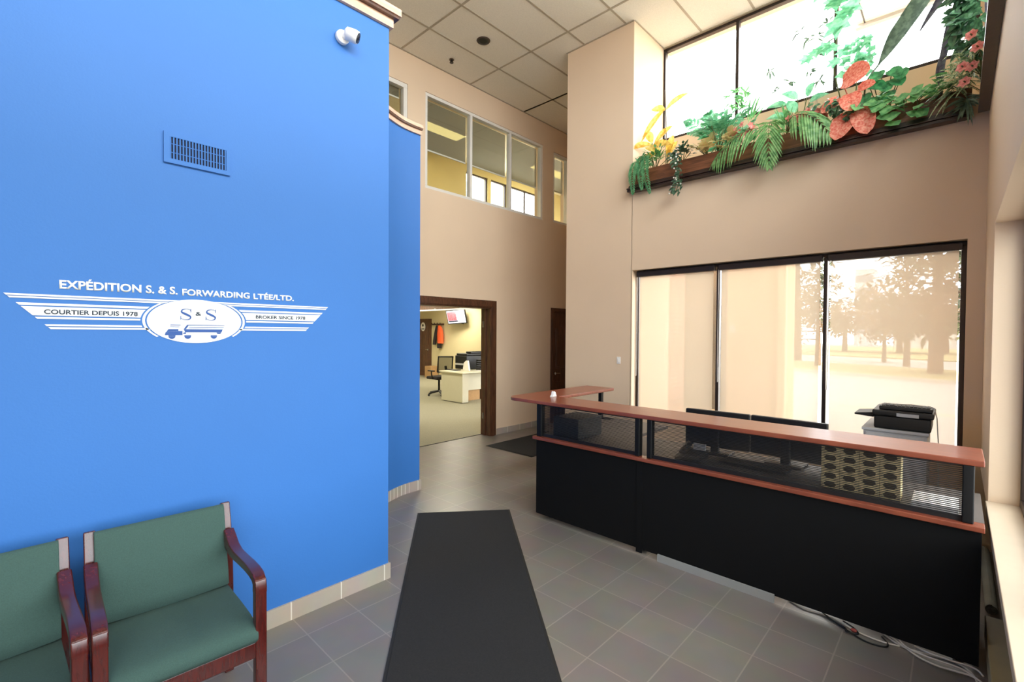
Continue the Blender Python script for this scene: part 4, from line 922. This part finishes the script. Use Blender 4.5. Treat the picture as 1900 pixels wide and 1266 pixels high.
# 7 palm fronds (each a thing)
def palm(path, label, L, n, up, w_=.027, droop=.75, angle=58):
    t = plant('palm_frond', path[0], label, 'palm frond', 'palm fronds hanging over the planter'); mb, st = MB(), MB()
    frond(mb, st, path, L, w_, n, 'lance', angle, droop, up); mb.build('leaflets', G2, t); st.build('rib', stemm, t)
palm([(5.32, 1.42, 3.64), (5.20, 1.5, 3.78), (5.13, 1.66, 3.74), (5.10, 1.80, 3.62), (5.09, 1.90, 3.50)], 'left palm frond arching toward the far end of the planter', .23, 15, (-1, .2, .6))
palm([(5.32, 1.38, 3.64), (5.18, 1.38, 3.80), (5.09, 1.375, 3.72), (5.06, 1.37, 3.55), (5.06, 1.355, 3.33)], 'middle palm frond hanging straight down over the planter moulding', .21, 17, (-1, 0, .1), angle=56, droop=.5)
palm([(5.32, 1.26, 3.64), (5.19, 1.22, 3.78), (5.11, 1.10, 3.77), (5.09, .98, 3.68), (5.09, .86, 3.50)], 'right palm frond arching over the planter toward the coral leaves', .24, 17, (-1, -.2, .6))
# 8 teal broad leaves
t = plant('broad_leaf_plant', (5.4, 1.2, SOIL), 'teal broad-leaved plant standing before the middle window pane', 'plant'); mb, st = MB(), MB()
for (y, z, dy) in ((1.3, 4.02, .9), (1.2, 4.05, .35), (1.12, 4.04, -.2), (1.1, 3.98, -.8), (1.22, 3.92, .1), (1.3, 3.9, .8)):
    st.tube([(5.4, 1.2, SOIL), (5.4, y, z)], .005, 5); leaf(mb, (5.4, y, z), (-.25, dy, .35), (-1, 0, .6), .2, .095, 'ovate', .35, .25, 8)
mb.build('leaves', GT, t); st.build('stems', stemm, t)
bush('small_leaf_bush', (5.3, 1.28, 3.77), 'light green tufted bush behind the middle palm frond', G4, 60, .12, .11, .018, 'lance', .1, dirz=.8)
trail('dark_foliage', [(5.3, 1.12, 3.7), (5.26, 1.0, 3.82), (5.22, .88, 3.80), (5.2, .76, 3.74), (5.18, .68, 3.66)], 'dark green and brown foliage left of the coral leaves', DK, 110, .06, .04, 'ovate', .07, cat='plant', berries=(wb, 9))
# 11 coral caladium, large leaves
t = plant('coral_caladium', (5.25, .7, SOIL), 'large coral red heart-shaped leaves on the planter rim', 'plant'); st = MB()
for (b, d, L, W) in (((5.2, .80, 3.99), (-.3, -.55, .1), .25, .27), ((5.2, .82, 3.86), (-.35, .75, -.55), .17, .13), ((5.17, .74, 3.86), (-.5, -.15, -.8), .20, .17), ((5.16, .74, 3.68), (-.35, .35, -.8), .24, .19), ((5.15, .66, 3.70), (-.3, -.25, -.9), .25, .18), ((5.17, .68, 3.88), (-.3, -.8, .1), .14, .11)):
    mb = MB(); leaf(mb, b, d, (-1, 0, .45), L, W, 'heart', .15, .16, 12); o = mb.build('coral_leaf', CR, t); so = o.modifiers.new('s', 'SOLIDIFY'); so.thickness = .0015
    st.tube([(5.25, .7, SOIL), (Vector((5.25, .7, SOIL))+Vector(b))*.5+Vector((.02, 0, .03)), b], .005, 5)
st.build('stalks', mat('pink_stalk', (196, 110, 96), .6), t)
# 12 climbing green vine on the second mullion
t = plant('climbing_vine', (5.55, .85, SOIL), 'tall bright green lobed-leaf vine climbing the second window mullion', 'vine'); mb, st = MB(), MB()
P = [(5.5, .82, SOIL), (5.52, .86, 3.95), (5.5, .92, 4.3), (5.5, .9, 4.6), (5.5, .92, 4.98), (5.5, .94, 5.2)]; st.tube(smoothpath(P, 6), .006, 5)
for (y, z, s_) in ((.96, 4.97, .22), (.90, 4.93, .2), (.82, 4.86, .2), (.84, 4.74, .24), (.80, 4.80, .18), (.92, 4.62, .17), (.98, 4.55, .15), (1.05, 4.52, .15), (1.1, 4.46, .14), (.9, 4.50, .16), (.84, 4.44, .14), (.95, 5.1, .2), (.88, 4.36, .13), (1.0, 5.05, .16)):
    lobed(mb, (5.48, y, z), (-.3, U(-.6, .6), U(-.9, -.1)), (-1, 0, .3), s_, 5, .42, 1.05, .15)
for i in range(46):
    y, z = .72+U(-.1, .1), 4.28+U(-.16, .2); lobed(mb, (5.46+U(-.05, .05), y+(4.3-z)*.12, z), (-.4, U(-1, 1), U(-.7, .5)), (-1, 0, .3), U(.06, .1), 3, .4, 1, .2)
st.tube(smoothpath([(5.5, .80, SOIL), (5.48, .74, 3.95), (5.46, .72, 4.4)], 6), .005, 5)
mb.build('leaves', GT, t); st.build('stems', stemm, t)
# thin hanging sprigs before the middle pane
t = plant('grey_sprigs', (5.7, 1.2, SOIL), 'sparse grey-green sprigs floating on thin stems before the middle pane', 'plant'); mb, st = MB(), MB()
for (y, z) in ((1.16, 4.73), (1.08, 4.70), (1.0, 4.6), (1.14, 4.38), (1.06, 4.26), (1.24, 4.82), (1.0, 4.8), (1.45, 4.30), (1.52, 4.52), (1.33, 4.33), (1.1, 4.55)):
    st.tube(smoothpath([(5.6, 1.15+(y-1.15)*.2, SOIL), (5.65, (y+1.15)/2, (z+SOIL)/2), (5.6, y, z)], 5), .0018, 4)
    for i in range(5): leaf(mb, (5.6, y+U(-.02, .02), z+U(-.02, .02)), (U(-.3, .3), U(-1, 1), U(-.6, .6)), (-1, 0, .4), U(.05, .09), .022, 'lance', .3, .2, 4)
mb.build('leaves', GRN, t); st.build('stems', greystem, t)
# 13 pothos
t = plant('pothos', (5.35, .52, SOIL), 'round-leaved green pothos in the planter right of the coral leaves', 'plant'); mb, st = MB(), MB()
for (y, z) in ((.53, 4.02), (.46, 4.0), (.42, 3.92), (.5, 3.9), (.58, 3.92), (.63, 3.85), (.55, 3.80), (.45, 3.82), (.62, 3.95), (.38, 3.98), (.60, 3.76), (.66, 3.80)):
    st.tube([(5.35, .52, SOIL), (5.32, y, z)], .004, 5); leaf(mb, (5.32, y+.02, z+.03), (-.4, U(-.7, .3), -.5), (-1, 0, .6), .13, .115, 'heart', .15, .2, 8)
mb.build('leaves', leafmat('pothos_green', (40, 110, 66), (76, 158, 98), .3), t); st.build('stems', stemm, t)
# 14 ivy lying over the rim
t = plant('ivy', (5.25, .35, SOIL), 'fresh green ivy spilling over the planter rim near the corner', 'ivy'); mb, st = MB(), MB()
for path in ([(5.28, .42, 3.64), (5.2, .52, 3.72), (5.14, .60, 3.66)], [(5.28, .4, 3.64), (5.17, .44, 3.70), (5.12, .46, 3.52)], [(5.28, .3, 3.64), (5.17, .28, 3.72), (5.12, .27, 3.50)], [(5.28, .3, 3.66), (5.22, .2, 3.72), (5.18, .1, 3.70)], [(5.28, .35, 3.66), (5.18, .36, 3.74), (5.13, .36, 3.58)]):
    P = smoothpath(path, 8); st.tube(P, .004, 5)
    for i in range(9):
        p = P[rnd.randrange(2, len(P))]+Vector((U(-.04, 0), U(-.05, .05), U(-.03, .04))); lobed(mb, p, (-.5, U(-.9, .9), U(-.8, .1)), (-1, 0, .5), U(.07, .115), 3, .25, 1.15, .2)
for i in range(16): lobed(mb, (5.2+U(-.05, .05), .25+U(-.2, .28), 3.76+U(-.04, .05)), (-.5, U(-.9, .9), U(-.3, .4)), (-.7, 0, 1), U(.06, .1), 3, .25, 1.1, .2)
mb.build('leaves', G4, t); st.build('stems', stemm, t)
# 15 long dark strap leaves rooted in the corner, arching into the window
def strapleaf(path, W, label):
    t = plant('strap_leaf', path[0][:3], label, 'leaf', 'long dark strap leaves at the planter corner'); P = smoothpath([p[:3] for p in path], 8); ws = [p[3] for p in path]; mb = MB()
    for i, p in enumerate(P):
        u = i/(len(P)-1)*(len(path)-1); k = min(int(u), len(path)-2); w_ = ws[k]+(ws[k+1]-ws[k])*(u-k)
        T = (P[min(i+1, len(P)-1)]-P[max(i-1, 0)]).normalized(); S = T.cross(Vector((-1, 0, .1))).normalized(); N = S.cross(T)
        mb.v += [p-S*w_/2+N*.15*w_, p, p+S*w_/2+N*.15*w_]
    for i in range(len(P)-1): a = i*3; mb.f += [(a, a+1, a+4, a+3), (a+1, a+2, a+5, a+4)]
    o = mb.build('blade', GRN if W else PUR, t, smooth=True); so = o.modifiers.new('s', 'SOLIDIFY'); so.thickness = .002
strapleaf([(5.32, .66, SOIL, .012), (5.30, .64, 3.95, .014), (5.30, .55, 4.10, .016), (5.30, .50, 4.18, .07), (5.28, .42, 4.30, .13), (5.26, .30, 4.46, .14), (5.25, .18, 4.64, .13), (5.24, .08, 4.80, .02)], 1, 'broad dark strap leaf leaning across the right upper pane')
strapleaf([(5.3, .28, 4.27, .004), (5.28, .22, 4.36, .035), (5.26, .15, 4.46, .06), (5.24, .06, 4.60, .05), (5.2, -.02, 4.8, .03), (5.15, -.10, 4.7, .02), (5.12, -.125, SOIL+.02, .015)], 0, 'narrow dark strap leaf with pointed tip before the right upper pane')
strapleaf([(5.2, .13, 3.52, .01), (5.2, .13, 3.68, .02), (5.2, .14, 3.84, .055), (5.2, .12, 3.98, .045), (5.2, .08, 4.18, .07), (5.19, .04, 4.34, .06), (5.17, -.02, 4.52, .02), (5.14, -.12, 4.3, .012), (5.13, -.125, SOIL+.02, .012)], 0, 'purple-grey strap leaf hanging vertically at the planter corner')
# 16 spider plant
t = plant('spider_plant', (5.2, .03, SOIL), 'striped spider plant tumbling over the planter corner', 'plant'); mb = MB()
for i in range(75):
    a = U(-1.5, 1.5); el = U(-.5, .9); leaf(mb, (5.17+U(-.05, .05), .02+U(-.06, .07), 3.68+U(-.05, .1)), (-cos(a)*.7, sin(a), el), (-.4, 0, 1), U(.14, .27), .017, 'strap', .55, .3, 7)
mb.v = [Vector((v.x, max(v.y, -.14), v.z)) for v in mb.v]
mb.build('leaves', VAR, t)
t = plant('grass_tuft', (5.14, -.04, 3.5), 'grey-green grassy tuft at the bottom corner of the planter', 'plant'); mb = MB()
for i in range(36): leaf(mb, (5.13, -.02, 3.52+U(-.03, .05)), (U(-.8, 0), U(-.9, .7), U(-1, .4)), (-1, 0, .4), U(.08, .17), .016, 'lance', .4, .3, 5)
mb.build('leaves', GRN, t)
# 17 corner masses on the front planter
def mass(name, pts, label, m_, n, L, W, shape, r, cat='plant', lob=0, extra=None):
    p0 = pts[0]; t = plant(name, p0, label, cat); mb, st = MB(), MB(); P = smoothpath(pts, 8); st.tube(P, .008, 5)
    for i in range(n):
        p = P[rnd.randrange(int(len(P)*.3), len(P))]+Vector((U(-1, .6), U(-.55, 1), U(-1, 1)))*r; p.y = max(p.y, -.09)
        d = (U(-1, .1), U(-.4, 1), U(-.9, .5))
        if lob: lobed(mb, p, d, (-1, .6, .4), L*U(.7, 1.2), lob, .35, 1, .25)
        else: leaf(mb, p, d, (-1, .6, .4), L*U(.7, 1.2), W, shape, .35, .2, 5)
    mb.v = [Vector((v.x, max(v.y, -.14), v.z)) for v in mb.v]
    mb.build('leaves', m_, t); st.build('stems', stemm, t)
    if extra: extra(t)
mass('dark_corner_foliage', [(5.12, -.11, SOIL), (5.08, -.05, 3.95), (5.04, -.02, 4.25), (5.02, -.04, 4.55)], 'dense dark green foliage climbing in the top right corner', DK, 170, .10, .06, 'ovate', .10)
mass('mixed_corner_foliage', [(5.0, -.11, SOIL), (5.0, -.06, 3.98), (5.0, -.02, 4.2), (4.98, -.02, 4.45)], 'mid green leaves among the dark corner foliage at top right', DK, 110, .09, .045, 'ovate', .09)
mass('trailing_corner_grass', [(5.0, -.11, SOIL), (5.0, -.04, 3.82), (5.0, -.03, 3.7)], 'green strappy leaves hanging beside the front planter board', VAR, 60, .15, .016, 'strap', .07)
for (c, lb) in (((5.02, -.04, 3.98), 'pink bloom highest in the corner foliage at top right'), ((4.98, -.075, 3.86), 'red-pink bloom against the front planter board'), ((5.10, .005, 3.79), 'coral bloom left of the others in the corner foliage'), ((5.04, -.05, 3.75), 'wide coral bloom just above the lowest corner bloom'), ((5.08, -.01, 3.66), 'lowest pink bloom of the corner foliage')):
    c = (c[0]*.93, c[1]*.93, 1.7+(c[2]-1.7)*.93); t = plant('corner_bloom', (c[0], c[1], c[2]), lb, 'flower', 'pink blooms in the corner foliage'); mb = MB(); f = Vector((-1, .45, .2)).normalized()
    for k in range(6):
        a = 2*pi*k/6; s_ = f.orthogonal().normalized(); s2 = f.cross(s_); leaf(mb, c, s_*cos(a)+s2*sin(a)+f*.35, f, .045, .04, 'ovate', .1, .2, 5)
    mb.v = [Vector((v.x, max(v.y, -.14), v.z)) for v in mb.v]
    mb.build('petals', PK, t); MB().tube([Vector(c)-f*.005, Vector(c)+f*.02], .005, 6).tube([c, (c[0]+.1, -.10, c[2]-.06), (c[0]+.16, -.125, SOIL)], .003, 5).build('stem', stemm, t)

# ------------------------------------------------------------------ outside
GZ = -.12
asph = mat('asphalt', (160, 156, 150), .9, var=.12, scale=3); grass = mat('dry_lawn', (158, 144, 96), .95, var=.15, scale=4); curbm = mat('concrete_curb', (180, 174, 164), .85)
brick = tile_mat('brick_wall', (168, 104, 82), (150, 92, 74), (186, 172, 158), .215, .075, 0, 0, 'xz', .85, .008, .5)
stucco = mat('tan_stucco', (206, 168, 128), .85, var=.04, scale=12, bump=.1)
tag(bx('ground_asphalt', (-40, -60, GZ-.1), (110, 90, GZ), asph), kind='structure')
def strip(name, x0, x1, y0, y1, m_, h): 
    sl = (4.3+.1)/(26.1-24.0)
    pts = [(x0+(y0)/sl*.95, y0), (x1+(y0)/sl*.95, y0), (x1+(y1)/sl*.95, y1), (x0+(y1)/sl*.95, y1)]
    o = MB().prism(pts, 'xy', GZ, GZ+h).build(name, m_); o['kind'] = 'structure'
strip('ground_curb', 23.9, 24.1, -30, 45, curbm, .12); strip('ground_lawn', 24.1, 31.6, -30, 45, grass, .1); strip('ground_curb_far', 31.6, 31.8, -30, 45, curbm, .11)
strip('ground_lawn_far', 44, 80, -50, 70, grass, .08)
tag(MB().box((10.5, -3, GZ), (10.58, 1.2, GZ+.004)).box((14.5, -3, GZ), (14.58, 2.2, GZ+.004)).build('parking_lines', mat('road_paint', (226, 206, 120), .8)), kind='structure')
# neighbouring wing
wg = root('building_wing', (9.5, 3.5, GZ), 'tan stucco building wing with dark glazing outside the lower window', 'building')
bx('stucco_pier', (9.5, 2.30, GZ), (10.4, 3.25, 4.4), stucco, wg)
MB().prism([(2.22, GZ), (2.36, GZ), (2.36, 4.4), (2.22, 4.4)], 'yz', 9.42, 9.52).build('corner_column', mat('pale_stucco', (226, 190, 152), .85), wg, bevel=.02)
bx('dark_glazing', (9.62, 3.25, GZ+.3), (9.66, 4.6, 3.0), glassmat('far_glass', (.35, .36, .34), .25), wg)
bx('glazing_backing', (9.9, 3.25, GZ), (9.95, 4.7, 4.4), mat('wing_inside', (96, 88, 72), .9), wg)
for y in (3.25, 3.70, 4.15, 4.6): bx('glazing_bar', (9.58, y-.025, GZ), (9.64, y+.025, 3.0), bronze, wg)
bx('stucco_band', (9.55, 3.2, 3.0), (9.9, 4.7, 4.4), stucco, wg); bx('plinth', (9.55, 3.25, GZ), (9.7, 4.7, GZ+.3), stucco, wg)
o = bx('wall_brick_facing', (6.3, 3.70, -.2), (8.6, 3.80, 3.6), brick); o['kind'] = 'structure'
o = bx('outdoor_socket', (9.46, 3.10, 1.72), (9.5, 3.19, 1.88), whitepl); tag(o, 'small white box mounted on the tan stucco wall outside', 'socket')
# overhang seen through the third upper pane
sf = root('soffit', (7.4, -1, 5.65), 'cream ribbed overhang outside the right pane of the upper window', 'soffit')
bx('panel', (6.30, -4.5, 5.66), (7.45, 1.0, 5.72), tile_mat('ribbed_soffit', (238, 226, 190), (234, 222, 186), (196, 184, 150), 60, .1, 0, 0, 'yx', .6, .006), sf)
bx('fascia', (7.45, -4.5, 5.62), (7.53, 1.02, 5.9), mat('grey_fascia', (150, 146, 140), .6), sf); bx('seam', (6.30, .915, 5.652), (7.45, .93, 5.66), bronze, sf)
bark = mat('tree_bark', (98, 78, 62), .95, var=.2, scale=12, bump=.4, bscale=30)
def tree(x, y, h, tr, crown, label, kind, m_, n=1500, z0=None, group=None, seed=1):
    rg = random.Random(seed); z0 = GZ if z0 is None else z0; t = root('tree', (x, y, z0), label, 'tree', group); tk_ = MB()
    lean = rg.uniform(-.03, .03)*h
    tk_.tube([(x, y, z0-.02), (x+lean*.2, y, z0+h*.3), (x+lean*.6, y+lean*.3, z0+h*.62), (x+lean, y+lean*.4, z0+h*.97)], [tr*1.35, tr, tr*.55, tr*.12], 10)
    lv = MB(); ends = []
    nb = 46 if kind == 'conifer' else 34
    for i in range(nb):
        t_ = rg.uniform(.22, .98) if kind == 'conifer' else rg.uniform(.3, .85); a = rg.uniform(0, 2*pi)
        if kind == 'conifer': rl = crown*(1.08-t_)*rg.uniform(.75, 1.1)+.15; up = rg.uniform(-.12, .12)
        else: rl = crown*rg.uniform(.45, 1)*(1-abs(t_-.6)*.6); up = rg.uniform(.25, .9)
        b = Vector((x+lean*t_, y+lean*.3*t_, z0+h*t_)); e = b+Vector((cos(a)*rl, sin(a)*rl, up*rl)); mid = (b+e)*.5+Vector((0, 0, .06*rl))
        tk_.tube([b, mid, e], [tr*.28*(1.1-t_)+.015, tr*.16*(1.1-t_)+.012, .008], 5, cap=False); ends.append((b, mid, e, rl))
        if kind == 'bare':
            for j in range(5):
                s_ = rg.uniform(.35, 1); q0 = b.lerp(e, s_); q1 = q0+Vector((cos(a+rg.uniform(-1.2, 1.2))*rl*.4, sin(a+rg.uniform(-1.2, 1.2))*rl*.4, rg.uniform(0, .5)*rl)); tk_.tube([q0, q1], [.02, .006], 4, cap=False)
    tk_.build('trunk', bark, t)
    if n:
        for i in range(n):
            b, mid, e, rl = ends[rg.randrange(len(ends))]; s_ = rg.uniform(.25, 1.05); p = b.lerp(e, s_)+Vector((rg.gauss(0, 1), rg.gauss(0, 1), rg.gauss(0, .55)))*(.10*crown if kind == 'conifer' else .16*crown)
            d = Vector((rg.uniform(-1, 1), rg.uniform(-1, 1), rg.uniform(-.6, .5))); leaf(lv, p, d, (0, 0, 1), rg.uniform(.28, .5)*(crown/3), .16*(crown/3)+.04, 'lance', .2, .2, 2)
        lv.build('foliage', m_, t)
FOL = leafmat('conifer_foliage', (54, 62, 44), (84, 88, 62), .2, 2); FOB = leafmat('brown_foliage', (104, 84, 64), (136, 112, 86), .25, 2)
tree(28.3, .7, 9.6, .21, 3.4, 'big spreading evergreen with thick trunk on the lawn outside', 'conifer', FOL, 2600, seed=3)
tree(35.3, 7.7, 11.5, .26, 3.6, 'evergreen seen through the middle shaded pane', 'conifer', FOL, 2200, seed=5)
tree(30.6, 5.6, 6.5, .12, 1.9, 'slim evergreen left of the open sky in the right pane', 'conifer', FOL, 1000, seed=8)
tree(39.4, 3.5, 4.6, .10, 1.9, 'small thin-trunked brown tree on the far lawn', 'broad', FOB, 1700, seed=9)
tree(58, 4.0, 5.5, .2, 4.2, 'bushy brown tree far beyond the road behind the small tree', 'broad', FOB, 2600, seed=10)
tree(60, .8, 4.8, .2, 4.4, 'bushy brown tree far beyond the road behind the thick trunk', 'broad', FOB, 2600, seed=12)
tree(60, 8.6, 5, .2, 3.8, 'low brown tree far off at the left side of the right pane', 'broad', FOB, 2200, seed=13)
tree(46, -3.2, 7.5, .3, 3.2, 'tall evergreen at far right edge of the right pane', 'conifer', FOL, 1400, seed=14)
tree(33.5, 2.0, 8.5, .12, 2.6, 'bare branching tree behind the big evergreen', 'bare', bark, 0, seed=15)
tree(52, 15, 9, .2, 4.5, 'leafy brown tree behind the middle pane evergreen', 'broad', FOB, 2600, seed=16)
hb_ = root('office_tower', (95, 11.5, GZ), 'pale distant tower block on the horizon outside', 'building')
bx('tower_body', (92, 9.6, GZ), (98, 12.0, 12), mat('far_tower', (176, 182, 188), .7), hb_)
for i in range(5): bx('window_band', (91.9, 9.8, 2+2*i), (92, 11.8, 3+2*i), mat('far_window', (110, 120, 130), .3), hb_)
lb_ = root('low_building', (85, -8, GZ), 'low pale building across the road outside', 'building')
bx('body', (84, -14, GZ), (92, 6.5, 4.2), mat('far_building', (190, 184, 176), .8), lb_); bx('roof_edge', (83.8, -14.2, 4.2), (92.2, 6.7, 4.6), bronze, lb_)
# block beyond the upstairs room window
ub = root('office_block', (11, 14, GZ), 'pale office block seen through the upstairs window', 'building')
bx('body', (12.0, 16.5, GZ), (17.5, 22, 9.2), mat('block_wall', (206, 202, 188), .8), ub)
for i in range(3):
    for j in range(4): bx('window', (12.4+1.25*j, 16.44, 5.0+1.35*i), (13.3+1.25*j, 16.5, 5.9+1.35*i), mat('block_glass', (110, 120, 130), .3), ub)
